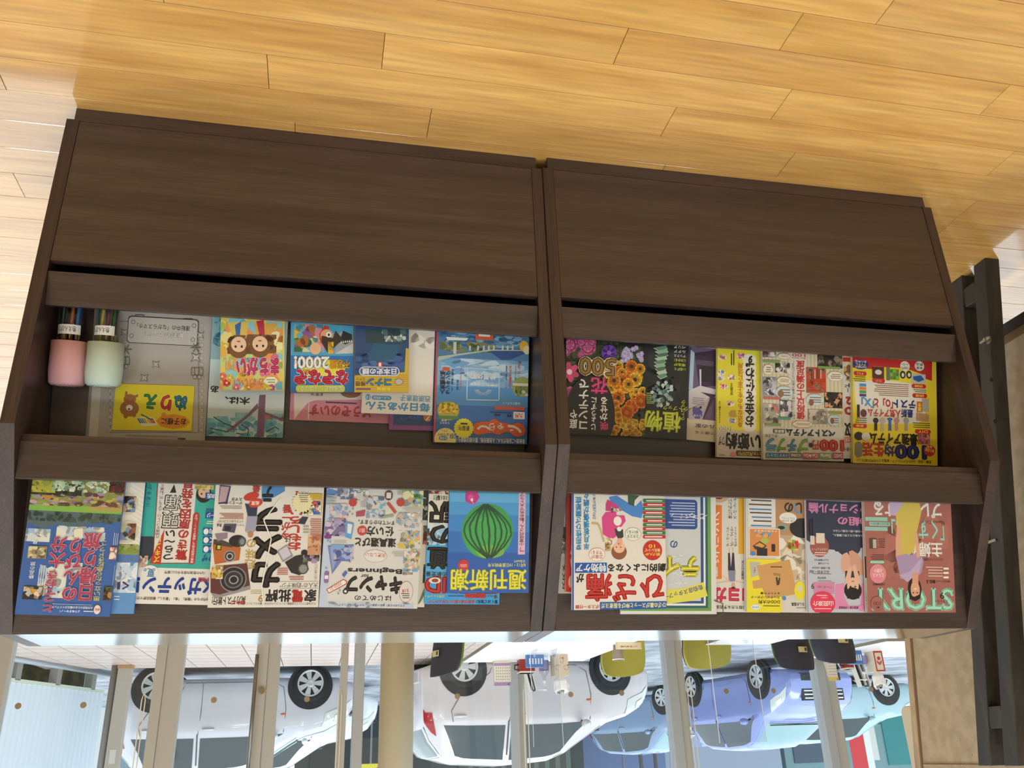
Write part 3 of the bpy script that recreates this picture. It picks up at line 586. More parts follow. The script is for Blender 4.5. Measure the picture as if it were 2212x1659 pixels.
def d_cream(s):
    s.R(2000, 130, 2300, 1320, '#d9d3c0')
    for y0, y1, cs in ((170, 460, ['#3a3630', '#8a8478', '#d9d3c0']), (510, 690, ['#3a3a36', '#c85a3a', '#6a5a4a', '#b8a890']), (880, 1060, ['#4a4038', '#7a6a58', '#2c2824'])): s.R(2140, y0, 2200, y1, cs[0]); s.blobs(2140, y0, 2205, y1, 20, cs, 16, 34)
    s.P([(2090, 1260), (2150, 1105), (2150, 1180), (2110, 1250)], '#5f7a58')
book('A', 1, Z6, (1150, 1284), (2152, 1290), .278, .022, .008, '#d9d3c0', 'magazine', 'cream magazine almost hidden behind the pale camping guide', 'magazine', d_cream, GT)
def d_trendy(s):
    s.R(200, 1000, 1120, 1470, '#3f9ad4'); s.R(150, 90, 500, 560, '#d8d6c4'); s.blobs(240, 500, 480, 760, 30, ['#a9cce0', '#c2dcea', '#8ab8d8'], 30, 60); s.R(150, 760, 480, 1130, '#4fa6da')
    s.blobs(250, 95, 490, 150, 24, ['#b03a34', '#8a2c28', '#c8b8a8', '#6a7a4a'], 20, 40); s.blobs(180, 560, 260, 760, 20, ['#3a3a36', '#d8603a', '#e0a07a', '#5a5a50'], 20, 40)
    s.T('101駅！', 315, 165, 470, 225, INK, 1); s.V('道の駅', 240, 235, 610, 1050, INK, 3.4)
    s.T('アイテムの新定番', 220, 1078, 720, 1135, INK, .8)
    s.T('TREND', 205, 1140, 1080, 1335, '#b8342e', 3); s.E(255, 1145, 400, 1220, '#d8d0c4'); s.E(290, 1160, 370, 1205, '#8a4a34')
    s.T('日経トレンディ', 205, 1352, 440, 1390, '#c8d83a', .4); s.R(690, 1340, 935, 1392, '#b8342e'); s.T('インタビュー', 710, 1350, 915, 1385, '#3a2a28', .5); s.T('タナカカツキ', 925, 1352, 1020, 1382, INK, .5)
    s.E(1030, 1355, 1075, 1398, '#5a4a44'); s.lines(450, 1355, 680, 1380, 1, '#2a5a8a', .5)
    s.T('驚くほど進化！', 820, 1415, 1080, 1458, '#1d2f5a', 1); s.T('全国の道の駅101カ所＆サウナ', 250, 1415, 805, 1458, '#c83a34', .8)
book('A', 1, Z7, (200, 1465), (1097, 1470), .276, .031, .006, '#3f9ad4', 'magazine', 'light blue trend magazine half covered by the watermelon weekly', 'magazine', d_trendy, GT)
def d_weekly(s):
    s.blobs(480, 110, 1450, 330, 60, ['#5ba4d8', '#66b0dc', '#4f98d2'], 90, 150, .4); s.R(440, 90, 1480, 142, '#3a9cae')
    s.R(440, 145, 1480, 250, '#63aede'); s.R(440, 250, 1480, 400, '#4d98d4'); s.R(440, 400, 1480, 600, '#3f84ca'); s.R(440, 600, 1480, 850, '#3670bd'); s.R(440, 850, 1480, 1350, '#2f5eb0')
    # watermelon
    s.E(648, 265, 1262, 922, '#3f9a52', 40); s.E(690, 420, 1240, 915, '#46a35a', 40); s.E(820, 760, 1160, 915, '#6fae52', 30); s.E(860, 830, 1060, 918, '#93b85c', 24)
    for k, q in enumerate((-.92, -.7, -.46, -.2, .06, .32, .56, .78, .94)):
        pts = []; rr = random.Random(k)
        for i in range(15):
            t = -1+2*i/14; c = math.cos(t*1.5); pts.append((955+q*300*c+rr.uniform(-6, 6)-20*t, 594-t*322))
        s.L(pts, 15+9*rr.random(), '#234a34'); s.L(pts[1:-2], 10, '#2c5a3a')
    s.star(770, 185, 88, '#c23a86', 5, .86); s.E(735, 100, 815, 190, '#c23a86'); s.E(725, 150, 790, 230, '#d65a9c'); s.E(755, 200, 785, 240, '#f0d8e0'); s.L([(765, 235), (795, 270)], 6, '#d8c86a')
    s.R(1325, 120, 1407, 872, '#d8b4cc'); s.V('「小室佳代さん」勤め先で大トラブル', 1338, 95, 1395, 812, INK, .7); s.T('特集', 1340, 818, 1395, 842, '#b8322e', .8)
    s.T('8月12・19日夏季特大号', 960, 975, 1410, 1022, '#d6dc86', .6); s.T('定価460円', 1275, 935, 1405, 970, '#d6dc86', .4)
    s.star(668, 1000, 66, '#c03a40', 12, .9); s.lines(625, 985, 712, 1025, 3, '#f0c8c4', .4)
    s.T('週刊新潮', 515, 1048, 1420, 1300, '#e2e04a', 2.6); s.lines(515, 1305, 965, 1320, 1, '#5a7ab8', .5)
book('A', 1, Z7, (470, 1335), (1447, 1330), .257, .040, .006, '#2f5eb0', 'magazine', 'blue weekly magazine with a green watermelon on the cover', 'magazine', d_weekly, GT)
# ------------------------------------------------------------------ upper tier, rack B
book('B', 1, Z8, (75, 1190), (900, 1194), .25, .010, .008, '#b9b7b2', 'magazine', 'pale magazine whose edge shows beside the red book', 'magazine',
     lambda s: (s.blobs(100, 400, 160, 800, 20, ['#4a4644', '#8a8a80', '#5a6a48', '#c8c4bc'], 20, 40), s.V('ススメ', 120, 880, 155, 1140, INK, .8)), GT)
def d_red(s):
    s.R(180, 130, 245, 610, '#b23a34'); s.V('ひざ', 205, 640, 240, 900, '#f0e6e0', 2); s.R(205, 300, 240, 560, '#4a4470'); s.E(185, 1000, 240, 1130, '#d8b08a')
book('B', 1, Z8, (155, 1172), (960, 1178), .245, .022, .010, '#b83430', 'magazine', 'red book peeking out from behind the knee health magazine', 'magazine', d_red, GT)
def d_knee(s):
    s.R(150, 100, 1300, 1370, '#dcd9d2'); s.R(215, 100, 243, 1400, '#2356a8')
    s.T('ひざ痛', 365, 975, 1200, 1275, '#c2302e', 4.2); s.T('が', 270, 980, 350, 1075, INK, 2)
    s.R(255, 862, 595, 970, '#1f57a8'); s.T('特効ケア', 265, 872, 585, 962, '#f0f4f8', 1.6); s.T('劇的によくなる', 605, 872, 1222, 960, INK, 2)
    s.R(520, 1275, 1235, 1360, '#2356a8'); s.T('ひざの裏がスーッと伸びる医者ヨガ', 535, 1288, 1218, 1345, '#e8e6a0', 1.2); s.T('ポスター付録', 258, 1310, 515, 1352, '#c23a34', 1.2)
    s.V('変形性ひざ関節症', 262, 165, 325, 730, '#2f8fc8', 1.6); s.V('半月板損傷が続々', 345, 120, 408, 725, '#2f8fc8', 1.6); s.V('ひざに水がたまった', 440, 100, 480, 400, '#2a4f98', .7)
    # woman and cats
    s.P([(615, 165), (700, 150), (800, 215), (900, 260), (960, 200), (985, 300), (960, 390), (860, 370), (640, 240)], '#4a86cc'); s.P([(600, 190), (690, 240), (755, 310), (700, 330), (580, 310), (580, 240)], '#c2407e')
    s.P([(540, 380), (580, 325), (690, 320), (700, 360), (780, 360), (795, 420), (750, 480), (700, 500), (690, 590), (640, 615), (550, 560)], '#d0468a'); s.blobs(640, 275, 740, 330, 12, ['#e8e0d8', '#c8b8a0', '#4a4a48'], 14, 24); s.E(665, 370, 750, 470, '#e8e4dc'); s.P([(675, 500), (765, 510), (770, 590), (720, 620), (690, 570)], '#3a3c3a'); s.E(700, 480, 750, 530, '#e8e4dc')
    s.E(640, 665, 805, 830, '#8a5a3c'); s.E(665, 640, 785, 760, '#e6b89a'); s.E(700, 600, 760, 680, '#e0a88a')
    for x in (695, 740): s.E(x-6, 690, x+6, 704, '#2c201c')
    s.E(705, 655, 730, 668, '#c25a50'); s.blobs(575, 600, 650, 740, 24, ['#c8a878', '#e4d8c0', '#a88858'], 18, 34); s.L([(430, 440), (500, 450), (530, 520), (560, 640)], 22, '#c4ac84')
    s.P([(815, 140), (950, 140), (890, 200), (880, 265), (820, 240)], '#3a5a44')
    for x0, y0, x1, y1, c, t, u in ((785, 488, 957, 630, '#2c7a50', 'スタスタ', '歩ける！'), (400, 705, 575, 848, '#b84040', '正座が', 'できる！')):
        s.ring(x0, y0, x1, y1, c, '#e4e1da', .965); s.T(t, x0+25, (y0+y1)/2+2, x1-25, y1-28, c, .6); s.T(u, x0+25, y0+30, x1-30, (y0+y1)/2-4, c, .6)
    s.E(975, 625, 1180, 838, '#c02c2a'); s.T('筋力UP', 1000, 755, 1160, 790, '#e8d04a', .6); s.T('強化レシピ', 995, 712, 1160, 748, '#f0e09a', .6); s.T('10', 1035, 668, 1105, 705, '#e8d04a', 1)
    for k in range(10):
        y = 570-42.5*k; s.RR(975, y, 1300, y+36, '#b82c30' if k % 2 == 0 else '#2a7a4a', .4); s.lines(990, y+8, 1180, y+28, 1, '#e8dcd8', .6)
book('B', 1, Z8, (225, 1367), (1228, 1350), .282, .040, .006, '#dcd9d2', 'magazine', 'white knee health magazine with huge red letters', 'magazine', d_knee, GT, spine=1)
def d_take(s):
    s.R(700, 140, 1760, 1400, '#d4d4d0'); s.R(700, 150, 1700, 1375, '#6a9a4e'); s.R(700, 150, 1665, 1345, '#2a5a6a'); s.R(700, 150, 1640, 1318, '#dfe4e2'); s.R(700, 150, 1620, 1295, '#2c4f88'); s.R(700, 150, 1590, 1268, '#c4cacd')
    s.RR(1100, 190, 1555, 505, '#2c4f92', .12); s.lines(1235, 215, 1530, 480, 9, '#aebcd8', .4)
    s.T('の', 1265, 625, 1345, 705, '#2c4f92', 1); s.T('テイクアウト', 330, 785, 1575, 1020, '#e0da4e', 3, 0, '#3a4030', 1.4)
    s.P([(1230, 1150), (1420, 1130), (1620, 1068), (1665, 1215), (1480, 1270), (1230, 1300)], '#d8d258'); s.T('佐伯店スタッフ一押し', 1080, 1110, 1630, 1270, '#4a5a86', 1.2, rot=14)
    for i in range(46):
        y = s.rng.choice((370+s.rng.uniform(-22, 22), s.rng.uniform(780, 1090))); x = s.rng.uniform(1250, 1660) if y < 500 else s.rng.uniform(1240, 1460); s.L([(x, y), (x+s.rng.uniform(10, 40), y+s.rng.uniform(-20, 20))], 6, '#eef0ee')
t = book('B', 1, Z8, (740, 1410), (1760, 1410), .292, .029, .004, '#cfd2d0', 'clear_file', 'clear file of takeout menus with a green and navy border', 'file', d_take, GT)
M4 = BOOKS['clear_file'+t['label']][1]; wd, hh = BOOKS['clear_file'+t['label']][2:]
MB().tube([(-wd/2+.006, hh-.03, .002), (-wd/2-.012, hh-.024, .006), (-wd/2-.014, hh-.002, .004), (-wd/2+.004, hh+.006, .001)], .0012, 6).build('elastic_string', mat('string_dark', (70, 66, 60), .6), t)
def d_yoga(s):
    s.R(1690, 150, 2200, 1390, '#d2d0ca'); s.R(1700, 250, 1815, 1035, '#e07a3a'); s.R(1990, 170, 2065, 770, '#d8a430'); s.V('トップリンス', 1715, 320, 1790, 1010, '#ece8e0', 1.2)
    s.E(1700, 110, 1880, 225, '#c8a88a'); s.E(1740, 130, 1830, 190, '#8a2c38')
    s.V('体につれしい', 1880, 190, 1925, 395, INK, .6); s.V('スーパーフード', 1935, 175, 1975, 395, INK, .6); s.V('ダ・ヴィンチ', 1860, 480, 1895, 690, INK, .4); s.V('ポーズで', 1905, 480, 1940, 690, INK, .4); s.V('疲れやリセット', 1945, 480, 1975, 690, INK, .3)
    s.P([(1880, 945), (1880, 760), (1900, 755), (1912, 915), (1925, 755), (1945, 760), (1955, 945)], '#3a2f40'); s.P([(1885, 700), (1900, 700), (1902, 755), (1890, 760)], '#d8b49a'); s.P([(1922, 700), (1938, 700), (1938, 760), (1926, 755)], '#d8b49a')
    s.P([(1880, 945), (1960, 945), (1955, 1060), (1890, 1065)], '#7f86a0'); s.P([(1890, 1050), (1745, 1075), (1745, 1084), (1895, 1068)], '#d8b49a'); s.P([(1955, 1050), (2060, 1075), (2060, 1085), (1955, 1065)], '#d8b49a'); s.P([(1890, 1070), (1820, 1000), (1828, 995), (1905, 1060)], '#d8b49a')
    s.E(1915, 1070, 1955, 1140, '#cfa486'); s.E(1912, 1115, 1960, 1165, '#4a342c')
    s.T('ロコヨガ', 1725, 1130, 2290, 1290, '#d8365a', 2.6); s.T('疲れの取り方＆予防法', 1755, 1318, 2150, 1355, INK, .6); s.V('段違平行スタ', 2020, 840, 2052, 1040, INK, .3)
book('B', 1, Z8, (1500, 1383), (2430, 1394), .284, .018, .006, '#d2d0ca', 'magazine', 'white yoga magazine between the clear file and the cutting board cover', 'magazine', d_yoga, GT)
def d_dod(s):
    s.R(80, 50, 700, 1040, '#cfcbc4'); s.R(85, 60, 122, 1035, '#3a7aa8'); s.R(375, 60, 700, 560, '#b88a60'); s.blobs(380, 380, 660, 760, 40, ['#d8cfc0', '#c4b49c', '#e2dcd0', '#b8a488'], 40, 80)
    s.E(495, 235, 720, 405, '#2a2a2e'); s.E(380, 280, 490, 350, '#8a9a90'); s.E(395, 300, 455, 330, '#3a2a24'); s.blobs(480, 420, 570, 510, 24, ['#5a8a3a', '#c83a2c', '#e0c060', '#7aa04a'], 14, 30)
    s.T('しの', 450, 100, 600, 190, '#3a3a3c', 1.6); s.L([(540, 110), (545, 180), (590, 190)], 14, '#4a9ad0'); s.E(408, 185, 555, 278, '#e6e2da'); s.T('マストアイテム', 425, 225, 540, 245, '#4a8ac0', .5); s.T('この夏、あると便利', 425, 250, 540, 265, INK, .2)
    s.R(140, 55, 375, 310, '#dcd8d2')
    for y in (75, 110, 150, 180, 218, 250, 290): s.lines(145, y, 340, y+18, 1, '#4a86c0' if y in (150, 218, 290) else '#5a5450', .7)
    s.R(148, 320, 412, 562, '#e4e0d8'); s.R(155, 328, 405, 556, '#d08a52'); s.P([(180, 470), (240, 430), (300, 470), (270, 500), (200, 500)], '#3a3a3c'); s.P([(195, 468), (240, 442), (285, 470), (262, 486)], '#d89a4a'); s.R(215, 490, 305, 556, '#2c2c2e'); s.E(250, 400, 320, 450, '#a8b85a'); s.R(340, 455, 372, 520, '#2a2a2c'); s.E(158, 515, 205, 555, '#3a8ac8'); s.blobs(200, 350, 360, 400, 14, ['#5aa0d0', '#8a8a88', '#e0a060'], 12, 24); s.T('する夜が来ます', 190, 335, 390, 352, '#f0ece4', .4)
    s.R(130, 585, 425, 1040, '#e2d634'); s.P([(150, 605), (245, 610), (240, 720), (165, 740)], '#b8b4ac'); s.V('ｆ', 185, 650, 205, 700, '#6a6660', .4)
    s.P([(175, 770), (240, 760), (215, 640), (495, 590), (555, 860), (545, 885), (300, 920), (260, 830), (185, 835)], '#c89a62'); s.T('DOD', 355, 695, 415, 735, '#4a3a2c', .8, rot=-6); s.P([(375, 740), (390, 735), (395, 770), (405, 735), (415, 745), (408, 800), (385, 810)], '#4a3a2c'); s.lines(310, 640, 430, 660, 1, '#6a5038', .5)
    s.E(535, 770, 630, 935, '#e2d634'); s.E(560, 810, 605, 860, '#cfcbc4'); s.E(430, 900, 465, 935, '#4a8ac8')
    s.T('＆マルチ巾着', 245, 865, 410, 885, INK, .8); s.T('カッティングボード', 165, 895, 410, 920, INK, .8); s.T('DODの大判', 230, 932, 410, 965, INK, .9); s.T('くらしの道具', 510, 955, 640, 985, INK, .6); s.E(165, 970, 245, 1015, '#d8e4ec'); s.T('別冊付録', 175, 985, 235, 1002, '#3a7aa8', .4)
    s.lines(250, 975, 410, 990, 1, '#6a6020', .5); s.lines(540, 995, 640, 1005, 1, '#8a8680', .5)
book('B', 1, Z9, (120, 1035), (752, 1042), .283, .027, .006, '#cfcbc4', 'magazine', 'household magazine with a yellow corner and a wooden cutting board', 'magazine', d_dod, GT)
def d_with(s):
    s.R(600, 70, 1200, 1040, '#b9c0cc'); s.R(630, 90, 1200, 520, '#2f3850'); s.P([(630, 450), (800, 500), (900, 520), (1000, 510), (1200, 470), (1200, 540), (630, 540)], '#b9c0cc'); s.E(900, 420, 1100, 560, '#2f3850'); s.R(612, 75, 646, 1040, '#c0407c')
    s.P([(640, 500), (640, 420), (700, 460), (830, 500), (880, 505), (920, 600), (640, 620)], '#b9c0cc')
    s.T('エッショナル論', 655, 110, 1250, 200, '#d88ab8', 2.2); s.T('20組の', 905, 225, 1190, 300, '#d88ab8', 1.8); s.T('かける熱い思いを聞いてみた', 865, 335, 1140, 355, '#dcdce4', .4); s.T('の人も私たちと同じ職業人。', 865, 372, 1140, 392, '#dcdce4', .4)
    s.E(668, 385, 832, 568, '#9a5a52'); s.R(722, 362, 795, 448, '#d8ccc0'); s.R(672, 385, 708, 460, '#d0c4b8'); s.T('シルスチュアート', 685, 490, 820, 510, '#e4d4cc', .4); s.lines(690, 520, 810, 555, 2, '#d8c0b8', .5); s.lines(655, 225, 700, 380, 2, '#141820', .6, True)
    s.P([(880, 970), (890, 800), (960, 790), (960, 900), (1000, 980), (1100, 980), (1110, 790), (1180, 790), (1180, 1010), (880, 1010)], '#d888b4')
    s.P([(700, 780), (880, 780), (880, 880), (700, 880)], '#cc86ac')
    # person: knees up, hands on the cheeks
    s.P([(930, 640), (950, 540), (985, 525), (1010, 560), (1015, 640), (1000, 700), (950, 700)], '#d2a48e'); s.P([(1000, 520), (1030, 508), (1080, 540), (1125, 620), (1120, 720), (1040, 720), (1020, 640)], '#c89a84'); s.R(970, 685, 1090, 770, '#2c3040'); s.P([(960, 790), (1000, 650), (1030, 650), (1010, 800)], '#dcb09a'); s.P([(1060, 800), (1030, 640), (1055, 630), (1105, 780)], '#dcb09a')
    s.E(960, 770, 1110, 930, '#1f1c22'); s.E(985, 740, 1085, 880, '#dcb49e'); s.P([(985, 850), (1010, 820), (1060, 830), (1090, 850), (1090, 920), (985, 920)], '#1f1c22')
    for x in (1015, 1055): s.E(x-9, 812, x+9, 824, '#2a1c1c')
    s.E(1022, 768, 1048, 778, '#b05a58')
    for y, a, b, t in ((582, 705, 830, 'コロナ禍時代の'), (612, 740, 830, 'セックス白書'), (650, 685, 840, '知っ得買いBOOK'), (680, 665, 835, 'ユニクロ・GU'), (735, 735, 805, '岩井戸田')): s.T(t, a, y, b, y+(26 if y == 680 else 18), '#33363e', 1 if y == 680 else .3)
    s.lines(680, 705, 850, 715, 1, '#7a7e88', .5); s.lines(710, 765, 850, 775, 1, '#7a7e88', .5)
    s.T('9', 680, 790, 705, 838, '#33363e', .3); s.T('（ウィズ）2021', 735, 812, 850, 832, '#8a4a6a', .3); s.E(672, 858, 885, 1060, '#d83a5a'); s.T('山田涼介', 692, 940, 868, 985, '#f2e4e6', 1.4); s.T('いま改めて', 760, 905, 820, 920, '#f2e4e6', .3); s.lines(700, 885, 815, 900, 1, '#f0c8d0', .5); s.lines(700, 1000, 850, 1012, 1, '#f0c8d0', .5)
    s.T('尾賀大貴 × 伊野尾慧', 915, 985, 1080, 1008, '#33363e', .4); s.E(1080, 975, 1130, 1030, '#d888b4')
book('B', 1, Z9, (650, 1038), (1200, 1041), .284, .036, .006, '#b9c0cc', 'magazine', 'pink and grey fashion magazine with a dark haired woman hugging her knees', 'magazine', d_with, GT)
def d_story(s):
    s.R(1100, 80, 1140, 560, '#9a948e'); s.R(1120, 560, 1150, 745, '#23211f'); s.R(1130, 745, 1160, 1040, '#8fb0a4')
    s.P([(1140, 90), (1360, 90), (1400, 1040), (1160, 1040)], '#a2655e'); s.blobs(1300, 100, 1850, 760, 30, ['#a5695f', '#9f635b', '#a96d63'], 80, 140)
    s.T('STORY', 1195, 830, 1892, 1022, '#9fd8c0', 2.6)
    s.T('ブレイクする', 1215, 95, 1790, 230, '#e8e6e0', 2.2); s.T('「くすみ色」', 1365, 245, 1812, 420, '#9fd0c4', 1.8); s.T('主婦が', 1490, 440, 1800, 565, '#eae8e2', 2.2); s.T('Nuance Color', 1625, 255, 1815, 285, '#3a2a28', .3)
    # woman in lavender top and yellow skirt
    s.P([(1345, 90), (1520, 90), (1480, 215), (1350, 210)], '#b8a8cc'); s.P([(1480, 90), (1600, 90), (1620, 180), (1580, 360), (1560, 520), (1460, 560), (1400, 520), (1410, 300), (1400, 200)], '#c8b45a'); s.P([(1400, 560), (1400, 400), (1430, 300), (1445, 310), (1440, 560)], '#d4a488')
    s.P([(1400, 560), (1480, 540), (1540, 550), (1590, 520), (1640, 600), (1620, 700), (1560, 760), (1440, 750), (1420, 640)], '#a490b4'); s.P([(1430, 720), (1520, 690), (1630, 560), (1600, 700), (1500, 780)], '#b8a4c4'); s.P([(1560, 360), (1585, 360), (1610, 560), (1580, 580)], '#d4a488')
    s.E(1505, 740, 1620, 940, '#241a1a'); s.E(1528, 770, 1606, 920, '#d6a083'); s.P([(1545, 700), (1590, 700), (1595, 790), (1540, 790)], '#d09a7e'); s.P([(1515, 890), (1560, 905), (1612, 880), (1610, 920), (1565, 942), (1520, 925)], '#241a1a')
    for x in (1550, 1584): s.E(x-8, 866, x+8, 876, '#2a1816')
    s.E(1552, 832, 1582, 842, '#e8dcd4')
    for k, (a, b) in enumerate(((1140, 1330), (1175, 1350), (1135, 1330))): s.R(a, 225+k*42, b, 258+k*42, '#8fc0b4')
    s.T('色のチカラで乗り切りで', 1185, 272, 1340, 292, INK, .3); s.R(1175, 405, 1240, 495, '#4a4440'); s.R(1205, 415, 1235, 490, '#b8aca0'); s.lines(1245, 405, 1310, 490, 5, '#5a3a38', .35)
    s.RR(1182, 598, 1302, 620, '#8fd0bc', .5); s.lines(1182, 540, 1300, 592, 3, '#5a3a38', .35); s.E(1178, 625, 1318, 790, '#d88a94'); s.T('必勝の', 1215, 665, 1285, 700, '#f0dcdc', .5); s.T('エルメス', 1205, 705, 1300, 735, '#f0dcdc', .5); s.T('HERMES', 1205, 790, 1305, 808, '#3a2422', .5)
    s.lines(1655, 640, 1800, 740, 4, '#d8b8b0', .35); 
    for y in (655, 692, 730): s.RR(1805, y, 1852, y+18, '#e8e0d8', .5)
    s.T('BIG 3', 1665, 762, 1735, 790, '#2c1c1a', .8); s.T('秋の大人トレンド', 1740, 765, 1862, 785, '#2c1c1a', .4); s.T('（マシュリニオット医師）', 1640, 575, 1800, 600, '#3a2422', .2)
    s.ring(1185, 900, 1295, 1025, '#5a4a48', '#a2655e', .96); s.T('MY', 1225, 985, 1260, 1005, '#2c2422', .3); s.T('STORY', 1205, 945, 1275, 975, '#2c2422', .4)
    s.T('9', 1778, 868, 1812, 922, '#2c1c1a', .3); s.T('ストーリィ', 1735, 930, 1845, 955, '#3a2422', .1); s.V('STORY', 1140, 870, 1152, 1000, '#1d2a26', .3)
book('B', 1, Z9, (1150, 1040), (1915, 1040), .297, .045, .006, '#a2655e', 'magazine', 'dusty pink fashion magazine with mint title and a woman in lavender', 'magazine', d_story, GT)
# ------------------------------------------------------------------ lower tier, rack A
GRY = '#8a8884'
def d_nurie(s):
    s.R(520, 100, 1420, 1160, '#c4c0bb'); s.R(590, 100, 1470, 1135, '#aaa7a4'); s.box_line(655, 200, 1360, 1085, 5, '#77746f')
    for i in range(17):
        y = 215+i*52; s.ring(640, y, 676, y+36, GRY, '#b4b1ad', .8); s.ring(1368, y, 1404, y+36, GRY, '#b4b1ad', .8)
    # sign plate with the safety slogan
    s.box_line(860, 150, 925, 182, 4, INK); s.box_line(1245, 180, 1310, 205, 4, INK); s.RR(795, 172, 1358, 385, INK, .12); s.RR(800, 177, 1353, 380, '#b9b6b2', .12)
    for x, y in ((842, 205), (1325, 235), (828, 315), (1315, 347)): s.ring(x-17, y-17, x+17, y+17, INK, '#b9b6b2', .8)
    s.T('運転中の「ながらスマホ」', 870, 226, 1295, 268, INK, .3); s.T('絶対やめよう！', 925, 284, 1240, 328, '#d6d3cf', 1.2, 0, INK, 1.6)
    for x, y, r in ((785, 425, 44), (1340, 410, 40)):
        for k in range(3): t = math.pi*k/3; s.L([(x-r*math.cos(t), y-r*math.sin(t)), (x+r*math.cos(t), y+r*math.sin(t))], 8, '#6a6763')
    for x, y, r in ((772, 288, 18), (1375, 310, 18), (1340, 488, 24), (1022, 543, 18), (930, 650, 20), (726, 660, 20)): s.star(x, y, r*2.2, '#6a6763', 4, .35); s.star(x, y, r*1.6, '#b9b6b2', 4, .35)
    for x, y in ((768, 525), (1350, 610)):
        s.box_line(x-45, y-40, x+45, y+20, 5, '#6a6763'); s.L([(x-20, y-40), (x-20, y+20)], 5, '#6a6763'); s.L([(x+15, y-40), (x+15, y+20)], 5, '#6a6763'); s.ring(x-36, y+18, x, y+50, '#6a6763', '#b4b1ad', .7); s.ring(x, y+18, x+36, y+50, '#6a6763', '#b4b1ad', .7)
    s.lines(700, 1105, 1190, 1118, 1, '#8a8783', .5); s.R(1198, 1128, 1258, 1148, '#4a4744')
    # yellow card
    s.P([(670, 1065), (1305, 1073), (1330, 715), (705, 697)], '#e0d42a')
    s.T('ぬ', 1165, 790, 1270, 912, '#2a7a9a', 2.4); s.T('り', 1060, 785, 1145, 910, '#c8365a', 2.4); s.T('え', 925, 780, 1030, 900, '#2a8a5a', 2.4)
    s.E(1030, 940, 1290, 1055, '#d8902e', 24, 0, .04); s.E(1065, 925, 1105, 960, '#d8902e'); s.T('お子様に', 1065, 970, 1262, 1025, '#26211c', 1.2)
    s.E(735, 830, 888, 958, '#9a6a34'); s.E(765, 780, 865, 860, '#9a6a34'); s.E(765, 930, 800, 975, '#9a6a34'); s.E(830, 925, 865, 965, '#9a6a34'); s.P([(780, 755), (795, 760), (800, 800), (775, 800)], '#9a6a34'); s.P([(880, 780), (882, 800), (850, 815), (840, 795)], '#9a6a34'); s.E(785, 865, 838, 910, '#ece8dc'); s.E(800, 892, 818, 906, '#2c2018'); s.P([(790, 825), (815, 838), (842, 822), (842, 850), (815, 842), (790, 852)], '#a8483a')
    s.P([(860, 965), (1000, 962), (1040, 1028), (915, 1038)], '#e8e2cc'); 
    for k, c in enumerate(('#2a3a8a', '#3a6ab0', '#2a8a5a', '#8ab03a', '#d8c83a', '#d88a2a', '#c8482a', '#a82a3a')): s.P([(872+k*16, 972), (884+k*16, 972), (908+k*16, 1012), (896+k*16, 1012)], c)
    s.L([(905, 940), (990, 985)], 9, '#2a6a4a')
t = book('A', 2, Z1, (457, 1165), (1410, 1192), .30, .0055, .003, '#8d8a88', 'clear_folder', 'grey clear folder of colouring sheets with a yellow card', 'folder', d_nurie, GT, True)
def d_tree(s):
    s.R(1350, 100, 2150, 1140, '#b7cdd4'); s.R(1350, 740, 2150, 900, '#c9d8dc'); s.R(1350, 160, 1560, 500, '#8ab0bc')
    s.blobs(1420, 960, 2040, 1125, 70, ['#5a9ab4', '#6aa8bc', '#7ab4c4', '#8ac0cc', '#4f8ca6'], 20, 50, .8); s.blobs(1650, 930, 2040, 990, 20, ['#8ab8c4', '#7ab0c0'], 16, 40); s.blobs(1480, 170, 1560, 400, 24, ['#5a98b0', '#7ab0c0', '#4a86a0'], 16, 34)
    s.P([(1825, 1120), (1880, 1120), (1895, 785), (1845, 785), (1838, 850)], '#7a5a78'); s.P([(1830, 850), (1838, 890), (1640, 1060), (1560, 1090), (1600, 1060), (1750, 940)], '#7a5a78'); s.P([(1885, 920), (2035, 975), (2035, 995), (1885, 945)], '#7a5a78')
    for q in (((1480, 960), (1560, 1010), (1640, 1040)), ((1450, 1050), (1540, 1070), (1600, 1080)), ((1700, 1020), (1760, 1060), (1750, 1110)), ((1900, 1080), (1970, 1040), (2000, 1060)), ((1660, 1090), (1720, 1100))): s.L(list(q), 7, '#2c3a44')
    s.E(1888, 945, 1932, 985, '#b06a70'); s.T('木は、', 1570, 800, 1770, 862, INK, 1.4); s.T('あ', 1455, 712, 1520, 768, INK, 1.2)
book('A', 2, Z1, (1420, 1112), (2030, 1128), .26, .014, .005, '#b7cdd4', 'picture_book', 'pale blue picture book with a purple tree trunk', 'book', d_tree, GT, True)
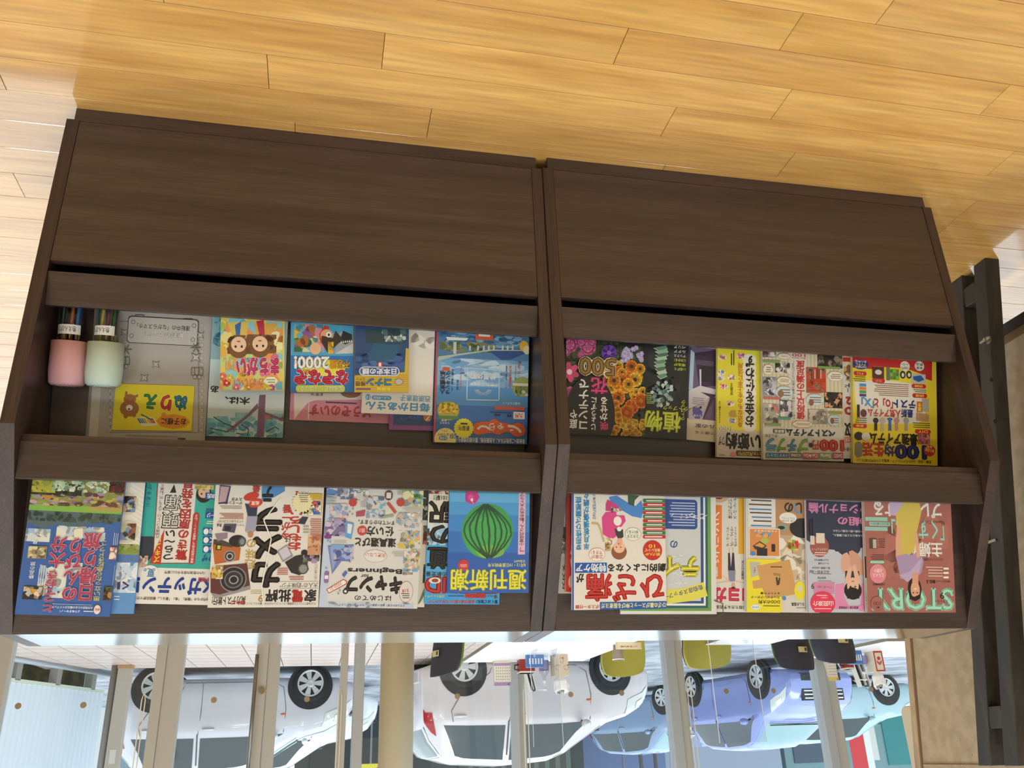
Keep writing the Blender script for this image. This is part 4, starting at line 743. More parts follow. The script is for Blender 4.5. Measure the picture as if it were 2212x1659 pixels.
def d_machi(s):
    s.R(1400, 160, 2150, 760, '#d8c86a'); s.blobs(1530, 180, 2030, 745, 130, ['#a8c858', '#e0b04a', '#6ab0c8', '#d86a8a', '#e8dc8a', '#b8d888', '#e89a5a', '#8ac8d8', '#f0e8b0'], 24, 60)
    s.P([(1590, 210), (1760, 200), (1740, 330), (1640, 340)], '#e0c25a'); s.P([(1800, 220), (2000, 210), (1920, 330), (1830, 330)], '#dca84e'); s.P([(1650, 230), (1700, 200), (1690, 320), (1660, 330)], '#3a6ab0'); s.P([(1820, 200), (1880, 190), (1890, 330), (1850, 330)], '#b8324a')
    for x, y in ((1680, 400), (1850, 395)):
        s.blobs(x-110, y-90, x+130, y+60, 22, ['#7a5232', '#8a5e3a', '#6a4428'], 26, 46); s.face(x, y, 82, '#ecc8a8', '#7a5030')
    s.T('135', 1745, 490, 1815, 525, '#3a7ab0', .8, 0, '#f0ece0'); s.T('問', 1720, 492, 1742, 524, '#3a7ab0', .4, 0, '#f0ece0')
    s.T('まちがい', 1660, 490, 2000, 635, '#cc3a6a', 2.4, 0, '#f4ecec', 1.6); s.T('さがし', 1555, 485, 1655, 600, '#d8a03a', 1.2, 0, '#f4ecd8', 1.4)
    s.T('かわいい', 1640, 655, 1880, 718, '#d8803a', 1.4, 0, '#f4ecd8', 1.4); s.E(1882, 640, 1990, 710, '#e4ecd0', 18, 0, .06); s.lines(1900, 655, 1970, 695, 2, '#7aa04a', .4)
    for x, y, c in ((1585, 690, '#d8364a'), (1610, 650, '#e8c04a'), (1660, 725, '#e87aa0'), (1760, 725, '#e8a03a'), (1940, 730, '#c85a9a'), (1905, 735, '#e8d04a'), (1550, 640, '#e87a5a')): s.flower(x, y, 30, c, '#f0e0a0', 6, .42)
book('A', 2, Z1, (1530, 750), (2043, 750), .20, .034, .014, '#d8d4c0', 'puzzle_book', 'colourful spot-the-difference puzzle book with two brown haired girls', 'book', d_machi, GT)
def d_chair(s):
    s.R(60, 690, 1000, 945, '#cf86a4'); s.P([(130, 910), (130, 700), (960, 700), (860, 905), (240, 905), (245, 770), (150, 880)], '#dcd6d2'); s.P([(250, 770), (300, 755), (900, 745), (900, 935), (250, 920)], '#cf86a4')
    s.E(500, 660, 660, 735, '#8a5a48'); s.blobs(260, 690, 360, 720, 8, ['#b8b4b0', '#8a8682'], 14, 24); s.lines(370, 765, 630, 785, 1, '#4a3a3c', .6)
    s.T('どうぞのいす', 250, 795, 745, 885, '#b8443c', 1.8)
book('A', 2, Z2, (92, 910), (960, 943), .26, .0095, .007, '#cf86a4', 'picture_book', 'pink picture book lying behind the riddle book', 'book', d_chair, GT)
def d_nazo(s):
    s.R(60, 130, 700, 700, '#2a72b8'); s.R(60, 140, 700, 400, '#4aa0c8'); s.blobs(130, 150, 370, 370, 60, ['#5a9a4a', '#8a5a9a', '#d8b83a', '#d88aa0', '#6ab0c0', '#3a6a3a', '#b06a3a', '#c8d8a0'], 24, 54)
    s.P([(450, 385), (480, 230), (520, 200), (600, 270), (600, 380)], '#9aa4a8'); s.P([(490, 290), (520, 200), (590, 230), (595, 280), (540, 310)], '#20202c'); s.P([(455, 385), (600, 300), (600, 380)], '#c8ccc8')
    for k in range(6): s.P([(500+k*16, 300-k*2), (512+k*16, 299-k*2), (506+k*16, 280-k*2)], '#f0f0ec')
    s.P([(330, 230), (370, 160), (410, 170), (380, 280), (340, 300)], '#c83a34'); s.E(255, 295, 345, 390, '#e4b48c'); s.E(340, 190, 440, 280, '#e0a878'); s.P([(350, 240), (440, 260), (460, 200), (520, 270), (400, 380), (350, 300)], '#3a2a28'); s.E(385, 210, 425, 255, '#f0f0ea'); s.E(398, 222, 415, 245, '#2c1c18'); s.blobs(400, 290, 445, 385, 14, ['#d8b03a', '#c89a2a'], 14, 24)
    s.E(180, 430, 540, 560, '#e0d83a'); s.P([(230, 560), (300, 430), (360, 420), (430, 440), (500, 560)], '#e0d83a')
    s.T('不思議', 415, 430, 575, 505, '#d8a02a', 1.8, 0, '#3a2c14', 1.6); s.T('2000!', 130, 405, 410, 505, '#f4f4f0', 2.4, 0, '#1a2c5a', 1.8); s.T('最強', 165, 510, 270, 548, '#e08a2a', 1.4, 0, '#4a1c10', 1.6)
    s.T('なぞなぞ', 130, 510, 560, 632, '#c8304a', 3, 0, '#f4f0f0', 2); s.RR(145, 635, 535, 690, '#c8d84a', .4); s.T('なるほど！ワクワク！', 165, 643, 515, 680, '#f4f4f0', 1.2, 0, '#2a7a4a', 2)
book('A', 2, Z2, (100, 690), (605, 690), .20, .030, .012, '#2a72b8', 'puzzle_book', 'blue riddle book with big red and white letters', 'book', d_nazo, GT)
def d_history(s):
    s.R(600, 160, 1100, 700, '#2a4a78'); s.blobs(620, 380, 1010, 520, 60, ['#2a4f8a', '#3a5f98', '#223f70', '#4a6aa0'], 30, 60, .5); s.R(700, 190, 1020, 300, '#2c4450'); s.blobs(830, 190, 1020, 290, 30, ['#4a6a68', '#8aa0a0', '#2a3c44', '#c8d0cc'], 14, 30); s.P([(720, 400), (760, 300), (990, 320), (920, 430), (780, 440)], '#2a5a7a')
    s.P([(605, 690), (605, 560), (1010, 530), (1020, 340), (1055, 345), (1048, 690)], '#c8a83a'); 
    for i in range(9): s.L([(610, 690-i*17), (1040, 690-i*17)], 3, '#a8882a')
    s.RR(648, 488, 970, 560, '#d8dce8', .5); s.RR(655, 494, 963, 554, '#3a5a98', .5); s.T('日本史の謎', 672, 500, 945, 550, '#f0f0f4', 1.6); s.E(790, 450, 838, 492, '#b83a34'); s.T('1', 804, 456, 824, 486, '#f0e4e0', .8)
    s.T('コナン', 702, 578, 905, 642, '#3a8ab8', 2.6, 0, '#1a2430', 1.4); s.T('推理', 618, 605, 700, 642, '#4a3a20', .8); s.ring(930, 580, 1000, 635, '#8a7a6a', '#b8b0a4', .8); s.T('名探偵', 790, 650, 900, 676, '#e8dc5a', .6); s.T('コナン', 625, 575, 695, 600, '#6a5420', .6); s.lines(620, 655, 740, 675, 1, '#7a4a8a', .6)
book('A', 2, Z2, (610, 688), (1045, 690), .20, .046, .014, '#c8b070', 'history_book', 'gold and navy history comic book, beside the blue riddle book', 'book', d_history, GT)
def d_kaasan(s):
    s.R(640, 190, 1260, 880, '#dcd8d0')
    s.T('毎日かあさん', 698, 770, 1212, 840, '#4a9ac8', 1.8); s.T('西原理恵子', 975, 715, 1215, 765, '#4a9ac8', 1); s.RR(748, 718, 905, 752, '#3a8ab8', .5); s.T('かしましい育児日記', 760, 724, 892, 746, '#eef2f4', .3); s.E(698, 706, 740, 752, '#3a8ab8'); s.T('13', 706, 718, 732, 742, '#eef2f4', .6)
    s.blobs(1060, 215, 1250, 340, 10, ['#e6e2da', '#d8d2c8'], 40, 70)
book('A', 2, Z2, (665, 855), (1230, 874.6), .21, .028, .006, '#dcd8d0', 'comic_book', 'white book with light blue hand lettering under the gold book', 'book', d_kaasan, GT)
def d_purple(s):
    s.R(920, 840, 1300, 955, '#2a4a86'); s.R(885, 990, 1300, 955, '#8a4f98'); s.R(880, 860, 920, 995, '#8a4f98'); s.T('パイレーツ', 975, 872, 1140, 915, '#6a8ac0', .4, rot=6); s.E(1160, 850, 1225, 925, '#c8783a'); s.T('7', 1175, 880, 1215, 915, '#e8dcc8', 1.2)
book('A', 2, Z2, (885, 990), (1500, 1004), .24, .019, .007, '#8a4f98', 'picture_book', 'purple bordered navy book half hidden by the lakeside travel magazine', 'book', d_purple, GT)
def d_jaran(s):
    s.R(1230, 200, 2050, 1120, '#3a78b8'); s.R(1230, 200, 2050, 440, '#4a7aa4'); s.R(1230, 430, 2050, 660, '#7aa6d0'); s.blobs(1300, 430, 2000, 640, 60, ['#8ab4d8', '#a0c2de', '#6a9ccc', '#b4cee2'], 50, 100, .4); s.R(1230, 650, 2050, 800, '#4f8cc8'); s.R(1230, 800, 2050, 1120, '#3a6cb4')
    s.blobs(1290, 215, 1990, 330, 90, ['#3a6a9a', '#5a8ab0', '#7aa4c4', '#2c5a8a'], 20, 50, .4); s.blobs(1290, 290, 1740, 370, 50, ['#5a6a3a', '#7a7a4a', '#3a5a3a', '#8a8a5a'], 16, 40, .6); s.P([(1690, 370), (1780, 435), (1860, 430), (1960, 385), (2000, 390), (2000, 350), (1700, 345)], '#1f4a8a')
    s.P([(1275, 440), (1280, 405), (1700, 350), (1990, 355), (1990, 362), (1710, 360), (1430, 400)], '#a8b8a8')
    for x in (1410, 1530, 1595, 1640, 1680, 1720, 1790, 1830, 1870): s.R(x-(12 if x < 1500 else 7), 290 if x < 1500 else 320, x+(12 if x < 1500 else 7), 385 if x < 1500 else 360, '#b8c4c0')
    s.P([(1340, 250), (1520, 260), (1500, 280), (1350, 275)], '#e0e4e4'); s.R(1240, 210, 1265, 1090, '#b8503a'); s.R(1575, 222, 1715, 275, '#c8603a'); s.R(1600, 222, 1690, 248, '#e4e0d8')
    s.E(1865, 570, 2030, 730, '#8a9a5a'); s.R(1870, 620, 2000, 640, '#c8c4b0'); s.blobs(1890, 645, 1995, 720, 24, ['#b8bca0', '#6a7a4a', '#98a074'], 16, 34); s.E(1270, 762, 1445, 915, '#a8a84a'); s.blobs(1285, 775, 1435, 860, 44, ['#d8b03a', '#c89a2a', '#6a8a3a', '#e0c04a'], 12, 26); s.R(1280, 878, 1440, 905, '#5a8a4a'); s.E(1925, 280, 1995, 370, '#d8a83a'); s.E(1955, 320, 2010, 390, '#d8ccb0')
    for a, b, c, d in ((1505, 495, 1765, 755),): s.L([(a, 750), (a+5, b), (c, 515), (c-5, d), (a, 750)], 8, '#b4cfe4')
    s.T('絶景体験', 1530, 540, 1735, 590, '#dce8f0', .6); s.T('あたらしい', 1545, 610, 1720, 642, '#dce8f0', .4)
    for k in range(15): t = math.pi*(k+.5)/15; s.L([(1635+35*math.cos(t), 668+25*math.sin(t)), (1635+70*math.cos(t), 668+48*math.sin(t))], 3, '#c4d8e8')
    s.V('人気観光地', 1290, 520, 1335, 705, '#26282c', 1.2); s.V('ランキング', 1335, 520, 1375, 705, '#26282c', 1.2); s.V('＆「温泉」案内', 1380, 505, 1400, 680, '#26282c', .5); s.V('道の駅', 1422, 590, 1440, 675, '#26282c', .4); s.V('ひんやりスイーツ', 1448, 500, 1466, 680, '#c8503a', .4); s.R(1312, 495, 1368, 520, '#c8503a')
    s.V('うま夏グルメ', 1838, 480, 1862, 660, '#c84a3a', .8); s.V('カレー、中華麺、編集部', 1812, 480, 1826, 660, '#26282c', .2); s.V('「涼」温泉', 1908, 460, 1932, 570, '#c84a3a', .5); s.V('夏こそ行きたい！', 1886, 450, 1900, 590, '#26282c', .2)
    s.T('水遊びスポット', 1790, 768, 1930, 790, '#e4ecf2', .5); s.R(1725, 805, 1965, 832, '#c8583e'); s.R(1875, 848, 1965, 905, '#e8e0d8'); s.T('九州', 1890, 858, 1950, 898, '#c0442e', 1); s.T('8月号', 1825, 865, 1860, 890, '#26282c', .6); s.T('490', 1725, 862, 1775, 880, '#26282c', .6); s.lines(1680, 846, 1860, 858, 1, '#26384a', .5)
    pts = [(1555, 960), (1620, 925), (1680, 925), (1725, 900), (1760, 925), (1850, 945), (1920, 950), (1965, 990), (1960, 1030), (1925, 1045), (1880, 1020), (1820, 1005), (1760, 1030), (1700, 1015), (1650, 1020), (1600, 1030), (1560, 1005)]
    s.P(pts, '#d8602e'); s.E(1850, 935, 1970, 1045, '#d8602e'); s.E(1550, 930, 1640, 1032, '#d8602e')
    s.L([(1830, 960), (1880, 965), (1915, 985), (1935, 1012)], 20, '#ece4dc'); s.T('ゃら', 1680, 935, 1800, 1000, '#ece4dc', 1.6); s.L([(1590, 985), (1620, 960), (1655, 965), (1690, 985)], 18, '#ece4dc'); s.T('゛', 1845, 985, 1875, 1000, '#ece4dc', 1)
    s.star(1480, 978, 82, '#e0dc3a', 20, .9); s.T('新装刊', 1438, 955, 1525, 998, '#2a3038', 1); s.R(1455, 935, 1510, 948, '#2a3038')
    s.E(1245, 975, 1420, 1150, '#e4dc9a'); s.T('涼', 1365, 1020, 1420, 1062, '#2a7ab8', 1); s.T('おでかけ', 1272, 1015, 1360, 1040, '#2c3038', .6); s.T('プラン', 1300, 990, 1355, 1006, '#2c3038', .4); s.RR(1282, 1040, 1350, 1072, '#3a8ac0', .5); s.T('お手軽', 1290, 1046, 1342, 1066, '#eef2f4', .4); s.T('ひまわり', 1290, 925, 1365, 945, '#e4ecf2', .4); s.T('絶景', 1300, 905, 1345, 922, '#e4ecf2', .4)
    s.T('新絶景×ご当地グルメ、人気観光地、夏の宿泊情報も！', 1425, 1055, 1965, 1095, '#dfe8f0', .8)
book('A', 2, Z2, (1237, 1088), (1985, 1107), .275, .032, .008, '#3a6cb4', 'magazine', 'blue regional travel magazine with a lake bridge and orange title', 'magazine', d_jaran, GT)
# ------------------------------------------------------------------ lower tier, rack B
def d_flower(s):
    s.R(100, 140, 1100, 1180, '#1c1b1d')
    g = ['#2c3a26', '#3a4a2c', '#1f2a1c', '#4a5a34']
    for x0, y0, x1, y1 in ((530, 185, 755, 210), (530, 220, 755, 405), (765, 230, 1000, 405), (540, 415, 1008, 780), (690, 790, 765, 970), (775, 790, 1010, 970), (660, 980, 765, 1160), (778, 980, 1018, 1165), (185, 175, 520, 360), (185, 390, 300, 615)):
        s.R(x0, y0, x1, y1, g[0]); s.blobs(x0, y0, x1, y1, int((x1-x0)*(y1-y0)/1600)+8, g, 20, 46)
    for x, y, r in ((240, 215, 90), (430, 240, 90), (360, 190, 60), (200, 290, 50), (470, 190, 50), (360, 320, 44)): s.flower(x, y, r, '#d05a92', '#b83a78', 9, .5); s.flower(x, y, r*.6, '#dc7aa8', '#c04a86', 7, .5)
    s.flower(650, 300, 88, '#6a3aa8', '#8a5ac8', 6, .55)
    for k in range(30): s.flower(s.rng.uniform(785, 985), s.rng.uniform(240, 395), 28, '#b8acd8', '#d8d0e8', 5, .5)
    for k in range(26): s.flower(s.rng.uniform(600, 1000), s.rng.uniform(425, 775), s.rng.uniform(46, 84), s.rng.choice(['#e0a02c', '#e4b43a', '#d88a24', '#d8782a']), '#3a2418', 13, .28)
    for x, y in ((880, 860), (830, 920), (980, 800)): s.flower(x, y, 84, '#d8762a', '#b85a1c', 16, .3)
    for k in range(24): s.flower(s.rng.uniform(785, 1010), s.rng.uniform(995, 1160), 36, s.rng.choice(['#d8a83a', '#e0b84a', '#c8942c']), '#8a5a1c', 9, .4)
    for x, y in ((715, 830), (735, 900), (745, 1000), (720, 1090), (690, 1130), (740, 950)): s.flower(x, y, 48, '#d8942c', '#6a3a18', 11, .32)
    s.flower(235, 500, 110, '#d04a7a', '#f0c8d4', 6, .3); s.flower(245, 745, 100, '#c86aa4', '#a84a8a', 14, .32)
    s.E(190, 540, 705, 1330, '#1c1b1d', 40)
    s.T('500', 330, 350, 720, 540, '#8a6a30', 2.6, 0, '#ece4d4', 1.8)
    s.V('庭や', 235, 890, 315, 1090, '#ece8e2', 1.2); s.V('コンテナで', 330, 575, 430, 1090, '#ece8e2', 1.4); s.V('じょうずに', 455, 760, 515, 1100, '#ece8e2', .8); s.V('かせる', 550, 760, 630, 1005, '#ece8e2', 1.4); s.T('咲', 550, 1015, 632, 1105, '#d0407a', 1.6); s.T('花', 455, 555, 630, 725, '#d0407a', 2)
book('B', 2, Z3, (185, 1143), (1018, 1170), .245, .036, .010, '#1c1b1d', 'gardening_book', 'black gardening book with orange and pink flower photos', 'book', d_flower, GT)
def d_plant(s):
    s.R(1000, 200, 1500, 1210, '#212528'); s.blobs(1050, 260, 1390, 860, 30, ['#252b2f', '#2a3034', '#1e2326'], 80, 140)
    for k in range(9):
        y = 250+k*36; x = 1185+12*math.sin(k); s.P([(x-70+k*3, y), (x-10, y+34), (x+75-k*2, y+4), (x+60-k*2, y-26), (x-20, y-14)], ['#5f8a70', '#8fae94', '#4a7058', '#a8c0a4'][k % 4]); s.L([(x-70+k*3, y), (x-10, y+34), (x+75-k*2, y+4)], 5, '#c8d4c4')
    for k in range(44):
        t = s.rng.uniform(0, 6.28); r = s.rng.uniform(0, 100); x, y = 1210+r*math.cos(t), 735+r*math.sin(t); d = 44
        s.P([(x, y), (x+d*math.cos(t+.5), y+d*math.sin(t+.5)), (x+d*1.3*math.cos(t), y+d*1.3*math.sin(t)), (x+d*math.cos(t-.5), y+d*math.sin(t-.5))], s.rng.choice(['#6f8a86', '#8fa8a4', '#4a625e', '#b0c4c0', '#5a7470']))
    s.T('植物', 1015, 905, 1395, 1120, '#c8d44a', 3); s.T('ェクトブック', 1212, 855, 1520, 900, '#d0d84a', .6); s.V('クトブック', 1395, 790, 1440, 1000, '#c8d44a', .6)
    for k, (t, c) in enumerate((('い品種と', '#c8d44a'), ('培法が', '#c8d44a'), ('にわかる！', '#c8d44a'), ('デックス', '#d8d8d4'), ('ルチア', '#d8d8d4'), ('ベリア', '#d8d8d4'))): s.T(t, 1325, 455-k*46, 1445, 485-k*46, c, .8)
    s.lines(1025, 710, 1090, 830, 6, '#a8b85a', .4)
book('B', 2, Z3, (880, 1170), (1457, 1201), .245, .023, .009, '#212528', 'gardening_book', 'dark succulent plant book with yellow-green letters', 'book', d_plant, GT)
def d_house(s):
    s.R(1400, 240, 1800, 990, '#6a5a78'); s.R(1400, 990, 1800, 1240, '#cfc4b4'); s.R(1462, 240, 1478, 1215, '#3a3350')
    s.P([(1500, 265), (1540, 300), (1520, 700), (1480, 680)], '#aac4d8'); s.P([(1540, 300), (1760, 270), (1760, 640), (1590, 660)], '#3c2c44'); s.R(1600, 440, 1720, 600, '#2a2030'); s.P([(1590, 470), (1610, 470), (1610, 640), (1595, 640)], '#c8d0d8'); s.P([(1480, 690), (1600, 640), (1760, 680), (1760, 760), (1480, 880)], '#cdc8d0'); s.P([(1600, 705), (1760, 735), (1640, 980), (1480, 985), (1700, 760)], '#4a2f4c'); s.P([(1480, 900), (1700, 770), (1620, 990), (1480, 990)], '#b8b0bc'); s.R(1560, 380, 1740, 430, '#5a4a60')
    s.star(1570, 930, 64, '#5a5aa0', 8, .85); s.R(1520, 865, 1600, 910, '#5a5aa0'); s.T('もの家', 1525, 940, 1610, 965, '#d8d8ec', .4); s.lines(1500, 760, 1640, 840, 4, '#8a84a0', .4)
    s.T('タイルの家', 1545, 1045, 1880, 1090, '#3a342c', .6); s.T('自分で建てる', 1545, 1120, 1850, 1150, '#3a342c', .4); s.E(1590, 852, 1615, 880, '#2c2838')
book('B', 2, Z3, (1380, 1193), (1880, 1238), .245, .011, .008, '#cfc4b4', 'interior_book', 'beige and purple book with a house interior photo', 'book', d_house, GT)
def d_setsu(s):
    s.R(80, 50, 900, 790, '#dcd23a'); s.R(80, 785, 900, 1030, '#c9c6c0')
    for k in range(9): s.E(345, 100+k*72, 465, 215+k*72, '#e0dccf')
    s.V('お金を使わず', 365, 115, 450, 745, INK, 1.6); s.V('身近なものを上手に活用', 300, 180, 345, 750, '#c0502e', .8)
    s.T('1000', 125, 738, 250, 785, '#ded8c4', 1, 0, '#4a4a48', 1.4); s.T('ワザ', 130, 830, 185, 910, INK, 1); s.T('すごい節約', 195, 805, 720, 950, INK, 2.6); s.T('1カ月3万円！', 300, 965, 480, 1000, '#e8dc5a', .8, 0, '#4a3430', 3); s.RR(285, 958, 620, 1008, '#4a3430', .3); s.T('1ヵ月3万円！', 305, 966, 480, 1000, '#e8dc5a', .8); s.T('くらして', 485, 968, 610, 998, '#e8e4da', .6); s.E(235, 965, 290, 1012, '#d88a9a'); s.T('TJ MOOK', 140, 985, 190, 1000, INK, .2)
    for x, y, c in ((165, 130, '#d89a8a'), (155, 265, '#6a8ab0'), (150, 315, '#d8d4c8'), (175, 390, '#d84a4a'), (235, 540, '#c84a3a'), (250, 690, '#8a9ab0'), (245, 310, '#d8806a'), (330, 120, '#d87aa0')): s.E(x-36, y-26, x+36, y+26, '#eee8d8'); s.blobs(x-28, y-22, x+28, y+22, 12, [c, '#b8b0a0', '#e8e0d0', c], 10, 20)
    s.V('家計を節約する', 232, 360, 258, 465, INK, .3); s.V('メイクをする新しさ', 130, 520, 150, 715, INK, .3); s.lines(235, 70, 275, 200, 2, INK, .4, True)
    for k in range(10): s.E(220+s.rng.uniform(0, 70), 580+s.rng.uniform(0, 70), 236+s.rng.uniform(0, 70), 594+s.rng.uniform(0, 70), '#b8984a')
book('B', 2, Z4, (115, 1013), (720, 1031), .285, .024, .008, '#dcd23a', 'magazine', 'yellow and white money saving magazine beside the striped shopping guide', 'magazine', d_setsu, GT)
def d_petit(s):
    s.R(480, 80, 1280, 1050, '#cfc9b8')
    for k in range(22): s.R(500+k*34, 90, 515+k*34, 750, '#c4b890')
    s.R(500, 755, 1260, 1050, '#c9c6be'); s.R(765, 90, 915, 690, '#cfcbc0')
    s.V('値段以上の満足度', 820, 160, 895, 680, '#c83a3a', 2); s.V('便利グッズと収納で家事が劇的にラクになる！', 778, 160, 805, 680, INK, .3); s.T('100', 780, 100, 900, 125, '#c83a3a', 1); s.T('Best Items', 780, 128, 900, 148, '#c83a3a', .3)
    for x0, y0, x1, y1, cs in ((1005, 110, 1240, 225, ['#2a2420', '#5a4a3c', '#8a7a6a']), (905, 220, 1080, 440, ['#b03c26', '#c04830', '#8a6a58', '#a83822']), (1065, 440, 1225, 580, ['#201c1c', '#2c2826', '#c8906a']), (920, 590, 1090, 720, ['#8a857c', '#a8a298', '#6a665e', '#c0bab0']), (510, 305, 645, 470, ['#8a8e9a', '#3a3c44', '#b8bcc4', '#d8d8dc']), (670, 510, 780, 660, ['#4a4654', '#c8c0c0', '#8a8490', '#e0d8d4']), (525, 540, 665, 715, ['#a8a89c', '#c87a6a', '#8a8a84', '#d8d0c4']), (625, 175, 765, 275, ['#d8d4cc', '#3a3634', '#b8b4ac']), (515, 80, 635, 130, ['#5a4a60', '#d8d4cc', '#a85a5a'])):
        s.R(x0, y0, x1, y1, cs[0]); s.blobs(x0+4, y0+4, x1-4, y1-4, 30, cs, 18, 44)
    for k in range(4): s.L([(955+k*26, 240), (955+k*26, 320)], 12, '#c8b8a4' if k % 2 else '#5a4a40')
    for k in range(5): s.L([(690+k*14, 180), (720+k*8, 230)], 6, '#2a2624')
    for x0, y0, x1, y1 in ((520, 190, 615, 290), (645, 300, 775, 375), (650, 95, 765, 150), (1090, 255, 1230, 345), (900, 455, 1060, 560), (1090, 640, 1215, 740), (630, 385, 785, 500), (780, 690, 960, 755)):
        s.E(x0, y0, x1, y1, '#a8b8b0' if x0 in (900, 1090, 630) else '#b09a6a', 20, 0, .04); s.E(x0+4, y0+4, x1-4, y1-4, '#b9d0d4' if x0 in (900, 630) or y0 == 640 else '#dcd6c4', 20, 0, .04); s.lines(x0+24, y0+22, x1-24, y1-22, 3, '#8a5a4a', .4)
    s.E(650, 420, 705, 485, '#8a6a50'); s.E(925, 500, 970, 560, '#8a5a40'); s.E(1115, 670, 1150, 720, '#8a5a40')
    for x0, y0, x1, c in ((515, 158, 670, '#7a9a5a'), (520, 482, 680, '#b86a6a'), (1005, 212, 1205, '#7a9a5a'), (905, 425, 1040, '#b0503a'), (650, 660, 765, '#5a9a90'), (1100, 610, 1220, '#8a8a4a'), (540, 715, 680, '#8a9a5a')): s.R(x0, y0, x1, y0+22, c)
    s.T('ベストアイテム', 725, 768, 1160, 830, INK, 1.6); s.R(612, 765, 715, 802, '#3a3632'); s.T('最新版', 620, 770, 708, 798, '#e8e4da', .8); s.T('グッズの', 540, 808, 650, 838, INK, .4)
    s.T('100', 1022, 860, 1235, 960, '#c83a34', 3); s.T('円', 960, 865, 1012, 945, '#c83a34', 1.4); s.star(943, 907, 22, INK, 8, .95); s.T('プ', 645, 845, 722, 965, '#6aa84a', 2.4); s.T('プ', 825, 850, 920, 968, '#7ab04a', 2.4); s.T('チ', 735, 850, 815, 962, '#4a8ab8', 2.4); s.T('ラ', 545, 842, 640, 955, '#4a9ac8', 2.4)
    for a, b, t, c in ((1137, 1228, 'DAISO', '#9a3a5a'), (1020, 1128, 'Seria', '#7a9a6a'), (872, 1010, 'Can★Do', '#a85a5a'), (758, 863, '3COINS', '#5a5a64'), (657, 747, 'イケア', '#3a6a98'), (547, 648, 'ニトリ', '#2a7a98')): s.R(a, 975, b, 1030 if a > 800 else 1018, c); s.T(t, a+8, 985, b-8, 1020 if a > 800 else 1010, '#e8e4de', .8)
    s.R(915, 840, 945, 885, '#b8cce0'); s.lines(545, 945, 620, 960, 1, '#8a8680', .5)
book('B', 2, Z4, (525, 1035), (1240, 1050), .285, .038, .010, '#cfcbc0', 'magazine', 'striped cream shopping guide with red and green letters', 'magazine', d_petit, GT)
def d_tori(s):
    s.R(1100, 100, 1400, 1040, '#cfccc6'); s.R(1230, 130, 1300, 170, '#b83a34'); s.blobs(1240, 170, 1300, 350, 20, ['#8a5a3a', '#c89a5a', '#5a4a3a', '#d8c8a8'], 16, 34); s.V('O2', 1245, 480, 1320, 640, '#b83a34', 3); s.V('取', 1245, 710, 1340, 830, INK, 3); s.R(1250, 840, 1300, 885, '#c8505a'); s.T('全国', 1253, 846, 1297, 880, '#f0e4e4', .8); s.T('り寄せ', 1235, 925, 1310, 960, INK, .6); s.V('ード', 1245, 360, 1290, 440, INK, 1)
book('B', 2, Z4, (1060, 1022), (1700, 1034), .285, .016, .008, '#cfccc6', 'magazine', 'white gourmet magazine sliver between the striped guide and the yellow guide', 'magazine', d_tori, GT)
